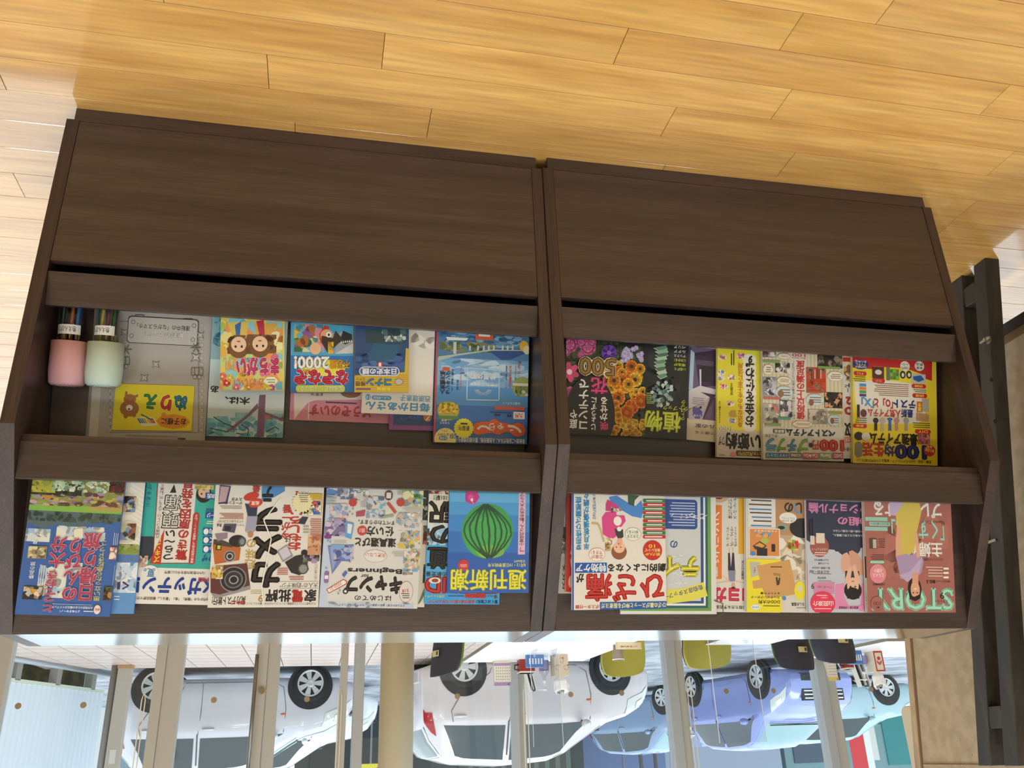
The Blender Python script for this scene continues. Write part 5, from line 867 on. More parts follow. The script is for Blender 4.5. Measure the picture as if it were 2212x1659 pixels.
def d_hyaku(s):
    s.R(1280, 120, 2100, 1100, '#dcc832'); s.P([(1290, 100), (2020, 100), (2020, 340), (1900, 300), (1700, 250), (1290, 220)], '#b82c2c'); s.P([(1500, 210), (1790, 230), (1960, 290), (1960, 400), (1500, 350)], '#dcc832'); s.P([(1330, 340), (1600, 330), (1960, 380), (1960, 660), (1900, 720), (1380, 720), (1350, 600)], '#d8d4c8')
    s.E(1318, 150, 1458, 238, '#2a3a7a'); s.T('アイテム', 1345, 180, 1435, 205, '#e8dc5a', .6); s.T('100円超え', 1340, 207, 1440, 225, '#f0e8d8', .3); s.T('実力商品', 1340, 158, 1440, 176, '#f0e8d8', .3)
    for x, a, b in ((1780, '100円', 'メーカー'), (1908, '本家', '商品')): s.E(x-42, 165, x+42, 252, '#e0dcc8'); s.T(a, x-30, 212, x+30, 238, '#2a2a4a', .6); s.T(b, x-32, 180, x+32, 206, '#2a2a4a', .6)
    s.R(1490, 215, 1595, 318, '#5a2c24'); s.E(1515, 240, 1575, 285, '#d8d4d0'); s.R(1615, 220, 1645, 335, '#6a6a60'); s.R(1645, 235, 1728, 330, '#5aa03a')
    for i in range(3):
        for j in range(3): s.R(1650+i*26, 240+j*30, 1670+i*26, 264+j*30, ['#3a7a2a', '#7ab84a', '#8a6a3a'][(i+j) % 3])
    for x in (1735, 1790): s.E(x, 250, x+50, 320, '#2a2826'); s.E(x+14, 268, x+38, 305, '#d8d4c8')
    s.R(1838, 280, 1962, 362, '#b8b8b0'); s.P([(1850, 300), (1920, 290), (1950, 330), (1900, 350), (1855, 330)], '#2a5aa0')
    for x0, y0, x1, t in ((1325, 255, 1440, 'そうじ'), (1490, 318, 1602, 'アウトドア'), (1838, 368, 1965, '収納'), (1845, 452, 1975, '調理'), (1318, 718, 1442, '美容'), (1868, 770, 2008, 'DIY')): s.RR(x0, y0, x1, y0+38, '#b82c2c', .5); s.T(t, x0+28, y0+7, x1-28, y0+30, '#e8c84a', .6)
    s.lines(1480, 360, 1810, 480, 7, '#9a6a5a', .35); s.lines(1850, 412, 1965, 445, 2, '#6a6428', .4); s.lines(1320, 295, 1430, 350, 3, '#6a6428', .4); s.lines(1840, 705, 2000, 760, 3, '#6a6428', .4); s.lines(1335, 660, 1440, 715, 3, '#6a6428', .4)
    for k, c in enumerate(('#3a8ac0', '#d8822a', '#4a9a4a', '#4a3a7a')): s.R(1378, 365+k*30, 1436, 388+k*30, c)
    s.T('テスト', 1675, 508, 1872, 580, '#2c2f7a', 1.8); s.T('「O」と', 1505, 495, 1672, 582, '#c0342c', 1.6); s.T('「X」', 1395, 488, 1505, 575, '#4a9ad0', 1.6)
    s.T('最新', 1745, 590, 1850, 665, '#2c2f7a', 1.2); s.T('人気アイテム', 1450, 588, 1740, 662, '#c0342c', 1.2); s.R(1885, 525, 1930, 615, '#c8502a'); s.V('激辛', 1890, 530, 1925, 610, '#e8d84a', 1); s.E(1385, 590, 1440, 660, '#6a4048'); s.R(1355, 550, 1378, 660, '#3a2c30'); s.P([(1880, 620), (1990, 640), (1990, 700), (1880, 690)], '#b89068'); s.R(1930, 500, 1990, 610, '#a8a090')
    for x, c in ((1520, '#3a2c2c'), (1580, '#b8b4a8'), (1645, '#3a6aa8'), (1705, '#b88a80'), (1790, '#9a988e')): s.P([(x-10, 670), (x+10, 670), (x+14, 780), (x-14, 780)], c); s.E(x-24, 665, x+24, 715 if x != 1645 else 690, c)
    s.E(1330, 790, 1410, 865, '#2a2826'); s.E(1395, 795, 1470, 870, '#d0ccc0'); s.RR(1335, 875, 1400, 1015, '#7a7a72', .5)
    s.T('最強アイテム', 1465, 800, 1888, 905, INK, 2.2); s.blobs(1890, 810, 2000, 900, 30, ['#a86a2a', '#b0608a', '#8a5a24', '#c8807a'], 20, 40)
    s.T('100', 1690, 905, 1968, 1030, '#26307a', 3); s.T('均', 1600, 900, 1685, 1005, '#26307a', 1.6); s.T('生活', 1400, 885, 1595, 1005, '#c0342c', 2); s.E(1945, 905, 2045, 1005, '#b82c2c'); s.T('¥100', 1955, 935, 2038, 972, '#e8c84a', 1, rot=-10); s.T('激安', 1970, 912, 2020, 932, '#f0e4d8', .4)
    s.T('家事・収納・DIYからアウトドア・家電まで', 1545, 1035, 2010, 1062, '#3a3420', .4); s.T('100均商品を選びました！', 1350, 1030, 1540, 1055, '#3a3420', .4)
book('B', 2, Z4, (1320, 1065), (2070, 1090), .285, .026, .009, '#dcc832', 'magazine', 'yellow and red budget goods guide nearest the black panel stand', 'magazine', d_hyaku, GT)
# ------------------------------------------------------------------ pencil jars leaning in the lower tier
clr = gm.copy(); clr.name = 'clear_plastic'; clr.node_tree.nodes['Transparent BSDF'].inputs[0].default_value = (.9, .91, .92, 1)
def jar(cx_lid, cy_top, cy_rim, lidc, label, pcols, tape_x, off):
    r, rb = .0355, .026; O, ex, eu, n = tier('A', 2, r+off)
    top = at_p(cx_lid, cy_top, O, n); rim = at_p(cx_lid+5, cy_rim, O, n)
    L = (top.z-.4205)/eu.z - rb*abs(n.z)/eu.z-.001
    M4 = Matrix.Identity(4)
    for i, ax in enumerate((ex, -n, eu)):
        for j in range(3): M4[j][i] = ax[j]
    M4.translation = top-eu*L; lid = (top-rim).dot(eu)
    t = empty('pencil_jar'); t.matrix_world = M4; tag(t, label, 'jar', 'pencil jars')
    h = L-lid
    MB().lathe([(rb-.0035, .002), (rb-.0025, h), (rb-.004, h), (rb-.005, .004), (0, .004)], n=32).build('body', clr, t, smooth=True)
    MB().lathe([(0, L), (r*.55, L), (r*.60, L-.0015), (r*.8, L-.001), (r-.006, L-.001), (r-.001, L-.006), (r+.001, L-.03), (r, h-.004), (r-.003, h-.004), (r-.003, L-.012), (0, L-.012)], n=40).build('lid', mat('lid_'+lidc, lidc, .5), t, smooth=True)
    for k in range(5):
        MB().box(-.014+k*.0065, -.0115+k*.0065, -.014, .014, L-.0005, L+.0008).build('lid_rib', mat('lid_'+lidc, lidc, .5), t)
    # paper tape round the body with handwriting
    b = MB(); N = 18; z0, z1 = h-.038, h-.018; a0 = -math.pi/2-1.2+tape_x; a1 = a0+2.4
    for k in range(N):
        for q, zz in ((k, z0), (k, z1)):
            a = a0+(a1-a0)*q/(N-1); b.v.append(((rb-.0018)*math.cos(a), (rb-.0018)*math.sin(a), zz))
    b.f = [(2*k, 2*k+2, 2*k+3, 2*k+1) for k in range(N-1)]; b.c = [None]*len(b.f)
    tp = b.build('paper_tape', mat('paper_tape', (212, 210, 206), .7), t)
    vs, fs = glyphs('色えんぴつ', .2, False)[:2]; g = MB(); ww = 1.5
    g.add([((rb-.0012)*math.cos(-math.pi/2+tape_x+x*ww), (rb-.0012)*math.sin(-math.pi/2+tape_x+x*ww), (z0+z1)/2+y*.011) for x, y in vs], fs, '#3a3836')
    g.build('handwriting', inkm2, tp)
    rr = random.Random(len(label))
    for k, c in enumerate(pcols):
        a = 2*math.pi*k/len(pcols)+.3; tw = .35; q = .0155; pr = .0035; pl = rr.uniform(.155, .172)     # same twist for all, so they fan without touching
        p0 = Vector((q*math.cos(a), q*math.sin(a), .006)); e = Vector((q*math.cos(a+tw), q*math.sin(a+tw), min(.006+pl, h-.004))); d = (e-p0).normalized()
        tp_ = empty('colour_pencil'); tp_.matrix_world = M4
        tag(tp_, '%s pencil standing in the %s jar' % (c[0], 'pink lidded' if 'pink' in label else 'mint lidded'), 'pencil', 'pencils in the jars')
        MB().tube([p0, e-d*.018], pr, 6).build('shaft', mat('pencil_'+c[0].replace(' ', '_'), c[1], .35), tp_)
        MB().tube([e-d*.018, e-d*.005], [pr*.97, pr*.4], 6).build('sharpened_wood', mat('pencil_wood', (206, 170, 120), .7), tp_)
        MB().tube([e-d*.005, e], [pr*.4, .0004], 6).build('lead', mat('pencil_'+c[0].replace(' ', '_'), c[1], .35), tp_)
jar(60+308/3.687, 640+716/3.687, 640+378/3.687, '#d6a4ac', 'clear pencil jar with a pink lid next to the rack side', [('purple', '#7a3a78'), ('dark green', '#2a6a48'), ('red', '#b03a2c'), ('blue', '#2a5ab0'), ('sky blue', '#4a8ac8'), ('orange', '#c8602a'), ('black', '#1a1a1c'), ('grey green', '#5a7a6a')], .1, .002)
jar(60+598/3.687, 640+722/3.687, 640+388/3.687, '#bcd0c6', 'clear pencil jar with a mint lid beside the colouring folder', [('ochre', '#c89a50'), ('cobalt', '#2f66b8'), ('tan', '#c8a46a'), ('brown', '#6a3a28'), ('leaf green', '#2a7a50'), ('maroon', '#6a2430'), ('sunny yellow', '#d8b84a'), ('teal', '#2a6a6a')], .35, .0115)
# ------------------------------------------------------------------ black panel stand beside rack B
M_BLK = grain('black_stained_wood', (46, 42, 36), (36, 33, 28), (58, 53, 46), 4, (6, 6, .5), .5, .1)
M_BRD = speckle(mat('beige_felt_board', (170, 154, 128), .9), (164, 148, 122), (177, 161, 136), 22)
st = tag(empty('panel_stand', (-1.49, .3, 0)), 'black wooden panel stand with two leaning posts and bolts', 'stand')
lean = Vector((0, .384, 1.43))
def post(y0, name='post'):
    s_ = .05; b = MB(); y0 -= .3
    vs = [(x, y+lean.y*q, lean.z*q) for q in (0, 1) for x, y in ((-.025, y0-.026), (.025, y0-.026), (.025, y0+.026), (-.025, y0+.026))]
    b.add(vs, [(0, 1, 2, 3), (4, 5, 6, 7), (0, 1, 5, 4), (1, 2, 6, 5), (2, 3, 7, 6), (3, 0, 4, 7)]); return b.build(name, M_BLK, st, bevel=.002)
post(.368); p2 = post(.262)
for z in (.075, 1.30):
    y = .315-.3+lean.y*z/lean.z; MB().box(-.022, .022, y-.03, y+.03, z-.03, z+.03).build('crossbar', M_BLK, st, bevel=.002)
m_st = mat('zinc_bolt', (150, 142, 124), .3, .9)
q = at_x(2135, 735, -1.464)-Vector((-1.49, .3, 0))
MB().lathe([(0, .0), (.012, .0), (.012, .003), (.006, .003), (.006, .016), (0, .016)], q, 16, 'x').build('bolt', m_st, st)
wn = MB(); wn.box(q.x+.008, q.x+.014, q.y-.022, q.y+.022, q.z-.004, q.z+.004); wn.build('wing_nut', m_st, st, bevel=.002)
for px, py in ((2142, 820), (2150, 910)):
    q2 = at_x(px, py, -1.4645)-Vector((-1.49, .3, 0)); MB().lathe([(0, 0), (.007, 0), (.007, .0005), (0, .0005)], q2, 12, 'x').build('bolt_hole', mat('hole_dark', (14, 13, 12), .9), st)
q3 = at_x(2150, 1168, -1.47)-Vector((-1.49, .3, 0)); MB().box(.02, .03, q3.y-.012, q3.y+.03, q3.z-.004, q3.z+.004).build('bracket', m_st, st, bevel=.001)
# leaning felt board behind it: outline in (y, z), slanting like the posts
BX = -1.62
bd = tag(empty('display_board', (BX, .4, 0)), 'large beige felt display board with pin holes and black frame, behind the stand', 'display board')
_p, _q = at_x(1957, 1384, BX), at_x(1980, 1659, BX); sl = (_q.y-_p.y)/(_q.z-_p.z); fa = (_p.y, _p.z); fb = (_p.y+sl*(1.7-_p.z), 1.7); zb_ = at_x(2114, 756, BX).z; zt_ = at_x(2150, 1652, BX).z
fl = (fa[0]-sl*(fa[1]-zb_), zb_); out = [(-.75, zb_+.02), fl, fb, (-.55, 1.70)]
Y = lambda p: (p[0]-.4, p[1])
MB().prism([Y(p) for p in out], 'x', -.03, 0).build('felt_panel', M_BRD, bd)
tr = .03; M_OAK = grain('pale_oak_trim', (172, 146, 114), (160, 134, 102), (182, 156, 124), 4, (6, 6, .6), .5, .05)
MB().prism([Y(p) for p in ((fl[0]-tr, zb_), fl, fb, (fb[0]-tr, fb[1]))], 'x', -.034, .006).build('edge_trim', M_OAK, bd, bevel=.001)
MB().prism([Y(p) for p in ((fl[0]-tr-.008, zb_), (fl[0]-tr, zb_), (fb[0]-tr, fb[1]), (fb[0]-tr-.008, fb[1]))], 'x', 0, .003).build('edge_bead', mat('bead_brown', (120, 92, 62), .6), bd)
MB().prism([Y(p) for p in ((-.75, zb_+.02), fl, (fl[0], zb_-.035), (-.75, zb_-.015))], 'x', -.034, .008).build('bottom_rail', mat('black_rail', (24, 22, 22), .5), bd)
MB().prism([Y(p) for p in ((-.75, zb_+.045), (fl[0]-.03, zb_+.027), (fl[0]-.03, zb_), (-.75, zb_+.02))], 'x', .0, .004).build('bottom_strip', mat('strip_brown', (112, 86, 58), .6), bd)
MB().prism([Y(p) for p in ((-.55, zt_), (fb[0]-.1, zt_), (fb[0]-.099, zt_+.006), (-.55, zt_+.006))], 'x', -.03, .005).build('top_trim', M_OAK, bd)
rg = random.Random(5); m_ph = mat('pin_hole', (110, 88, 58), .9)
for k in range(34):
    z = rg.uniform(.5, 1.42); y = rg.uniform(.35, .98+(z-.9)*sl); r = rg.uniform(.0012, .0026)
    MB().lathe([(0, 0), (r, 0), (r, .0004), (0, .0004)], (0, y-.4, z), 8, 'x').build('pin_hole', m_ph, bd)
ty = Y(at_x(1955, 1592, BX).yz)
b = MB(); pr = []
for cx_, cz_, a_ in ((.05, .085, 0), (-.1, .085, 90), (-.1, -.085, 180), (.05, -.085, 270)):
    for k in range(5): a = math.radians(a_+22.5*k); pr.append((ty[0]-.02+cx_+.03*math.cos(a), ty[1]+.01+cz_+.03*math.sin(a)))
b.prism(pr, 'x', -.075, -.045).build('rear_plate', mat('cream_plate', (206, 196, 172), .5), bd, bevel=.003)
# ------------------------------------------------------------------ tables by the window
M_WT = mat('white_table_top', (250, 250, 252), .35); M_EDG = mat('grey_table_edge', (150, 148, 138), .5); M_LEG = mat('chrome_leg', (170, 170, 172), .25, .9)
def table(x0, x1, y0, y1, label, tops=.7):
    t = tag(empty('cafe_table', ((x0+x1)/2, (y0+y1)/2, 0)), label, 'table', 'white cafe tables'); a, b = (x1-x0)/2, (y1-y0)/2
    MB().box(-a, a, -b, b, tops-.028, tops).build('table_top', M_WT, t, bevel=.004); MB().box(-a-.002, a+.002, -b-.002, b+.002, tops-.026, tops-.004).build('edge_band', M_EDG, t)
    MB().lathe([(0, .0), (.13, 0), (.13, .012), (.05, .03), (.04, .05), (.04, tops-.03), (.12, tops-.029), (0, tops-.0285)], n=32).build('pedestal', M_LEG, t, smooth=True)
    return t
table(-1.57, -.61, 3.72, 5.1, 'white cafe table with the purple calendar by the window')
table(-4.7, -3.52, 4.0, 5.1, 'white cafe table with the yellow calendar beside the felt board')
table(-2.64, -2.16, 3.1, 4.1, 'small white cafe table between the lime chair and navy chairs')
# chairs: curved two-tone shell back, seat, four legs
def chair(px, py, ztop, wd, face, outer, inner, label, tagged, k=.95):
    p = at_z(px, py, ztop); t = tag(empty('shell_chair', (p.x, p.y, 0), face), label, 'chair', 'two tone shell chairs')
    def shell(off, th, name, m, up, k_=1.0):
        b = MB(); nu, nv = 9, 8; g = {}
        for side in (0, 1):
            for i in range(nu+1):
                for j in range(nv+1):
                    u = i/nu*2-1; v = j/nv; z = .44+(ztop-.44)*v; hw = wd/2*(.86+.14*math.sin(v*2.2)); rnd = 1-.10*max(0, (v-.75)/.25)**2*abs(u)**3
                    y = -.05*v-.02 + .07*u*u + off - (th if side else 0); g[side, i, j] = len(b.v); b.v.append((u*hw*rnd*k_, y, z-.03*abs(u)**3*max(0, (v-.7)/.3)-(1-k_)*.3*v))
        for i in range(nu):
            for j in range(nv):
                for sd in (0, 1): b.f.append((g[sd, i, j], g[sd, i+1, j], g[sd, i+1, j+1], g[sd, i, j+1]))
        for i in range(nu):
            for j in (0, nv): b.f.append((g[0, i, j], g[0, i+1, j], g[1, i+1, j], g[1, i, j]))
        for j in range(nv):
            for i in (0, nu): b.f.append((g[0, i, j], g[0, i, j+1], g[1, i, j+1], g[1, i, j]))
        b.c = [None]*len(b.f); return sharp(b.build(name, m, t), 50)
    shell(0, .014, 'back_shell', outer, 1); shell(.022, .02, 'backrest', inner, 1, k)
    MB().prism([(-wd*.46, .0), (wd*.46, .0), (wd*.5, .2), (wd*.44, .44), (-wd*.44, .44), (-wd*.5, .2)], 'z', .415, .455).build('seat', inner, t, bevel=.012)
    for sx in (-1, 1):
        for y, yy in ((.05, .0), (.38, .44)): MB().tube([(sx*wd*.36, y, .42), (sx*wd*.46, yy, 0)], .011, 8).build('leg', mat('dark_chair_leg', (60, 60, 62), .4, .6), t)
    if tagged:
        MB().box(-.05, .03, -.085, -.079, ztop-.17, ztop-.13).build('name_tag', mat('tag_yellow', (206, 198, 150), .5), t); MB().box(-.045, -.025, -.0865, -.085, ztop-.163, ztop-.138).build('tag_mark', mat('tag_dark', (70, 64, 48), .6), t)
    return t
M_NVY = mat('navy_fabric', (54, 58, 74), .8); M_LIM = mat('lime_fabric', (168, 164, 70), .85); M_GRN = mat('green_fabric', (112, 138, 50), .85)
speckle(M_LIM, (166, 162, 72), (172, 168, 80), 200); speckle(M_GRN, (110, 136, 50), (116, 142, 56), 200)
chair(1345, 1459, .84, .38, math.pi-.25, M_NVY, M_LIM, 'lime chair behind the reservation sign', False, 1.02)
chair(1527, 1442, .84, .42, math.pi-.3, M_NVY, M_LIM, 'lime chair beyond the small white table', False, 1.02)
chair(1722, 1450, .85, .38, -.25, M_NVY, M_GRN, 'navy backed chair at the small white table with a yellow tag', True)
chair(1808, 1436, .885, .36, -.2, M_NVY, M_GRN, 'navy backed chair in front of the yellow calendar', True)
chair(962, 1462, .85, .40, 1.2, M_NVY, M_GRN, 'navy and green chair turned sideways by the round column', True)
# ------------------------------------------------------------------ things on the tables
TZ = .7
def place(px, py, z=TZ): return at_z(px, py, z)
def wy(px, py, y): return at_y(px, py, y)
def px_box(name, m, x0, y0, x1, y1, Y, dep, label, cat, group=None, bev=.002):
    """upright box standing on the table: photo rectangle at depth Y"""
    a, b = at_y(x0, y0, Y), at_y(x1, y1, Y); xa, xb = sorted((a.x, b.x)); h = max(a.z, b.z)-TZ
    t = tag(empty(name, ((xa+xb)/2, Y+dep/2, TZ)), label, cat, group); MB().box(-(xb-xa)/2, (xb-xa)/2, -dep/2, dep/2, 0.0005, h).build('body', m, t, bevel=bev); return t, (xb-xa), h
def calendar(px0, px1, py1, Y, c, label, mon):
    t, w_, h_ = px_box('desk_calendar', mat('calendar_paper', (222, 214, 196), .7), px0, 1400, px1, py1, Y, .004, label, 'calendar', 'desk calendars'); yf = -.0026
    m = mat('cal_'+c, c, .6); MB().box(-w_/2, w_/2, yf-.001, yf, h_*.86, h_).build('month_band', m, t); MB().box(-w_/2, w_/2, yf-.001, yf, h_*.1, h_*.2).build('footer_band', m, t)
    g = MB()
    for i in range(7):
        for j in range(5): g.box(-w_*.43+i*w_*.13, -w_*.40+i*w_*.13, yf-.0012, yf-.0004, h_*.27+j*h_*.115, h_*.31+j*h_*.115)
    tag(g.build('day_numbers', mat('ink_dark', (70, 66, 64), .7), t), kind='stuff')
    vs, fs = glyphs(mon, .6, False)[:2]; q = MB(); q.add([(w_*-.36+x*w_*.1, yf-.0014, h_*.93+y*h_*.09) for x, y in vs], fs); q.build('month_number', MATS['ink_dark'], t)
    MB().prism([(.0, .0), (.05, .0), (.004, h_)], 'x', -w_/2, w_/2).build('easel_stand', mat('calendar_card', (190, 182, 164), .7), t)
calendar(1066, 1104, 1481, 5.0, '#a48ab0', 'desk calendar with purple bands on the white table', '9')
calendar(1779, 1812, 1470, 4.95, '#d8c060', 'desk calendar with a yellow band behind the navy chair', '9')
def pen_box(x0, x1, y1, Y, label):
    t, w_, h_ = px_box('red_caddy', mat('red_leatherette', (150, 44, 32), .45), x0, 1400, x1, y1, Y, .10, label, 'box', 'red desk boxes')
    MB().box(-w_/2-.002, w_/2+.002, -.052, .052, h_-.012, h_).build('rim', mat('caddy_rim', (226, 214, 196), .5), t)
    MB().tube([(w_/2, 0, h_*.75), (w_/2+.03, 0, h_*.7), (w_/2+.03, 0, h_*.4), (w_/2, 0, h_*.35)], .006, 8).build('handle', mat('caddy_handle', (60, 30, 26), .5), t)
pen_box(1122, 1156, 1453, 4.9, 'red box with a dark handle next to the purple calendar'); pen_box(1823, 1846, 1445, 4.88, 'red box standing beside the yellow calendar')
def pamphlets(xs, y1, Y, group, where):
    cs = ((238, 238, 236), (40, 40, 42), (232, 230, 226), (60, 84, 70), (240, 240, 240), (50, 50, 54))
    for k, px in enumerate(xs):
        b_ = at_y(px, y1-2*(k % 3), Y); nm = ('first', 'second', 'third', 'fourth', 'fifth', 'sixth')[k]
        t = tag(empty('pamphlet', (b_.x, Y, TZ)), '%s %s pamphlet from the calendar, standing %s' % (nm, ('white', 'black', 'cream', 'green', 'white', 'dark')[k], where), 'pamphlet', group)
        MB().prism([(-.004, 0.0005), (.002, 0.0005), (.002-.05+.0*k, b_.z-TZ), (-.004-.05, b_.z-TZ)], 'y', -.03, .03).build('cover', mat('pamphlet_%d' % k, cs[k], .4), t)
pamphlets((1131, 1134, 1137, 1140, 1143), 1494, 5.06, 'pamphlets on the calendar table', 'by the purple calendar'); pamphlets((1846, 1851, 1856, 1861, 1866), 1484, 5.06, 'pamphlets on the far table', 'by the yellow calendar')
for x0, x1, Y, lab in ((1137, 1176, 4.6, 'blue card holder lying in front of the acrylic screen'), (1832, 1866, 4.55, 'blue card holder lying by the far pamphlets')):
    t, w_, h_ = px_box('card_holder', mat('blue_card', (72, 118, 180), .4), x0, 1400, x1, 1441 if x0 < 1500 else 1434, Y, .05, lab, 'card holder', 'blue card holders')
    for k in range(5): MB().box(-w_*.4+k*w_*.17, -w_*.31+k*w_*.17, -.0262, -.025, h_*.3, h_*.75).build('card_mark', mat('card_white', (220, 228, 236), .6), t)
def tissue(x0, x1, y1, Y, m, label, red):
    t, w_, h_ = px_box('tissue_box', m, x0, 1400, x1, y1, Y, .12, label, 'tissue box', 'tissue boxes'); mr = mat('stamp_red', (186, 52, 46), .6)
    if red:
        for q in ((-w_/2, w_/2, 0, .012), (-w_/2, w_/2, h_-.01, h_), (-w_/2, -w_/2+.01, .012, h_-.01), (w_/2-.01, w_/2, .012, h_-.01)): MB().box(q[0], q[1], -.0615, -.06, q[2], q[3]).build('red_border', mr, t)
        for k in range(2): MB().prism([(-.022, h_*.5-.012*k+.012), (0, h_*.62-.012*k+.012), (.022, h_*.5-.012*k+.012), (.022, h_*.5-.012*k+.004), (0, h_*.62-.012*k+.004), (-.022, h_*.5-.012*k+.004)], 'y', -.0615, -.06).build('emblem', mr, t)
        MB().lathe([(0, 0), (.014, 0), (.014, .001), (0, .001)], (0, -.0612, h_*.36), 16, 'y').build('emblem', mr, t)
    else:
        for x, z in ((-.035, .62), (.03, .62), (0, .28)):
            MB().lathe([(.016, 0), (.0175, 0), (.0175, .001), (.016, .001)], (x, -.0612, h_*z), 18, 'y', cap=False).build('printed_ring', mat('ring_brown', (130, 110, 92), .6), t)
            MB().lathe([(0, 0), (.005, 0), (.005, .001), (0, .001)], (x-.014, -.0614, h_*z-.016), 10, 'y').build('red_dot', mr, t)
    rg = random.Random(3); b = MB(); N = 8
    for j in range(5):
        for k in range(N): a = 2*math.pi*k/N; r = (.02, .05, .058, .05, .03)[j]*rg.uniform(.6, 1.25); b.v.append((r*math.cos(a), r*.5*math.sin(a), h_+(-.004, .03, .065, .095, .115)[j]*rg.uniform(.8, 1.15)))
    b.f = [(j*N+k, j*N+(k+1) % N, (j+1)*N+(k+1) % N, (j+1)*N+k) for j in range(4) for k in range(N)]; b.c = [None]*len(b.f)
    b.build('tissue', mat('tissue_white', (240, 240, 240), .9), t)
tissue(1196, 1229, 1459, 4.6, mat('kraft_cream', (206, 190, 164), .7), 'cream tissue box with round stamps beside the acrylic screen', False)
tissue(1884, 1913, 1450, 4.6, mat('ivory_box', (218, 208, 188), .6), 'ivory tissue box with a red border and emblem', True)
# sanitizer bottle, acrylic screens, sign, cup
def bottle(px, py1, Y, label):
    b_ = at_y(px, py1, Y); h_ = b_.z-TZ; t = tag(empty('sanitizer_bottle', (b_.x, Y, TZ)), label, 'bottle', 'sanitizer bottles')
    MB().lathe([(0, .001), (.034, .001), (.036, .01), (.036, h_*.45), (.012, h_*.62), (.012, h_*.7)], n=24).build('bottle_body', clr, t, smooth=True)
    MB().lathe([(.0365, h_*.12), (.0367, h_*.13), (.0367, h_*.4), (.0365, h_*.41)], n=24, cap=False).build('label_band', mat('violet_label', (150, 140, 190), .5), t, smooth=True)
    MB().lathe([(.014, h_*.68), (.014, h_*.76), (.006, h_*.78), (.006, h_*.93), (.016, h_*.94), (.016, h_), (0, h_)], n=18).build('pump', mat('pump_white', (232, 232, 232), .4), t, smooth=True)
    MB().box(-.004, .05, -.005, .005, h_*.95, h_*.99).build('nozzle', MATS['pump_white'], t)
bottle(1177, 1492, 4.72, 'clear sanitizer bottle with a violet label behind the acrylic screen'); bottle(1870, 1470, 4.7, 'clear sanitizer bottle behind the ivory tissue box')
acr = gm.copy(); acr.name = 'clear_acrylic'; acr.node_tree.nodes['Transparent BSDF'].inputs[0].default_value = (.93, .95, .98, 1)
def screen(x0, x1, y1, Y, label):
    a, b = at_y(x0, 1500, Y), at_y(x1, 1500, Y); xa, xb = sorted((a.x, b.x)); h_ = at_y(x0, y1, Y).z-TZ
    t = tag(empty('acrylic_screen', ((xa+xb)/2, Y, TZ)), label, 'screen', 'acrylic table screens'); w_ = (xb-xa)/2
    MB().box(-w_, w_, -.002, .002, .02, h_).build('sheet', acr, t); MB().box(-w_-.002, -w_, -.003, .003, .02, h_).build('edge', mat('acrylic_edge', (226, 236, 240), .2), t); MB().box(w_, w_+.002, -.003, .003, .02, h_).build('edge', MATS['acrylic_edge'], t)
    for s_ in (-1, 1): MB().prism([(-.09, .0005), (.09, .0005), (.01, .05), (-.01, .05)], 'x', s_*w_*.7-.002, s_*w_*.7+.002).build('foot', acr, t)
screen(1149, 1211, 1614, 4.3, 'tall clear acrylic screen standing on the calendar table'); screen(1543, 1642, 1606, 3.6, 'tall clear acrylic screen on the small white table')
sg, w_, h_ = px_box('reservation_sign', mat('sign_cream', (226, 212, 180), .6), 1329, 1380, 1387, 1402, 3.9, .006, 'cream reservation sign with red-brown letters on the white table', 'sign')
vs, fs = glyphs('ご予約席', .4, False)[:2]; q = MB(); q.add([(x*w_*.66, -.0036, h_*.62+y*h_*.26) for x, y in vs], fs); q.build('lettering', mat('sign_ink', (150, 70, 50), .6), sg)
for s_ in (-1, 1): MB().box(s_*w_*.46-.001, s_*w_*.46+.001, -.0034, -.003, h_*.08, h_*.92).build('border_line', mat('sign_line', (196, 172, 120), .6), sg)
c_ = at_y(1341, 1424, 4.0); cb = at_y(1341, 1400, 4.0); hh = .095
cp = tag(empty('paper_cup', (c_.x, 4.05, TZ)), 'grey-brown paper cup with a pale rim by the reservation sign', 'cup')
hh = at_y(1341, 1425, 4.05).z-TZ
MB().lathe([(0, .001), (.028, .001), (.038, hh), (.035, hh), (.026, .006), (0, .006)], n=28).build('cup_wall', mat('cup_taupe', (150, 136, 120), .6), cp, smooth=True)
MB().lathe([(.038, hh-.005), (.041, hh-.002), (.041, hh+.002), (.036, hh+.002)], n=28, cap=False).build('rim', mat('cup_rim', (236, 232, 224), .5), cp, smooth=True)
# ------------------------------------------------------------------ outdoors: porch, parking, fence, cars, street front
GZ = -.17
po = struct(MB().box(-3.2, 4.4, YW+.08, 12.55, -.16, -.012).build('porch_floor', mat('porch_mortar', (96, 84, 78), .9)))
mt = speckle(mat('porch_tile', (206, 184, 172), .35), (198, 174, 162), (214, 194, 182), 3); me = None
ts = .42
for i in range(18):
    for j in range(9):
        x0, y0 = -3.2+i*ts, 12.55-(j+1)*ts
        if me is None:
            o = MB().box(0, ts-.012, 0, ts-.012, -.012, 0).build('tile', mt, po); me = o.data
        else:
            o = bpy.data.objects.new('tile', me); col.objects.link(o); o.parent = po
        o.location = (x0, y0, 0)
MB().box(-3.2, 4.4, 8.7-.0-3.4, 12.55-9*ts-.002, -.012, -.001).build('near_tiles', mt, po)
MB().box(-3.2, 4.4, 12.55, 12.62, -.15, -.004).build('step_riser', mat('riser_brown', (150, 116, 100), .6), po)
ga = speckle(mat('asphalt', (150, 152, 158), .55), (128, 130, 136), (172, 175, 184), 2.2, .2)
struct(MB().box(-60, 40, 5.35, 90, GZ-.2, GZ-.001).build('ground', ga))
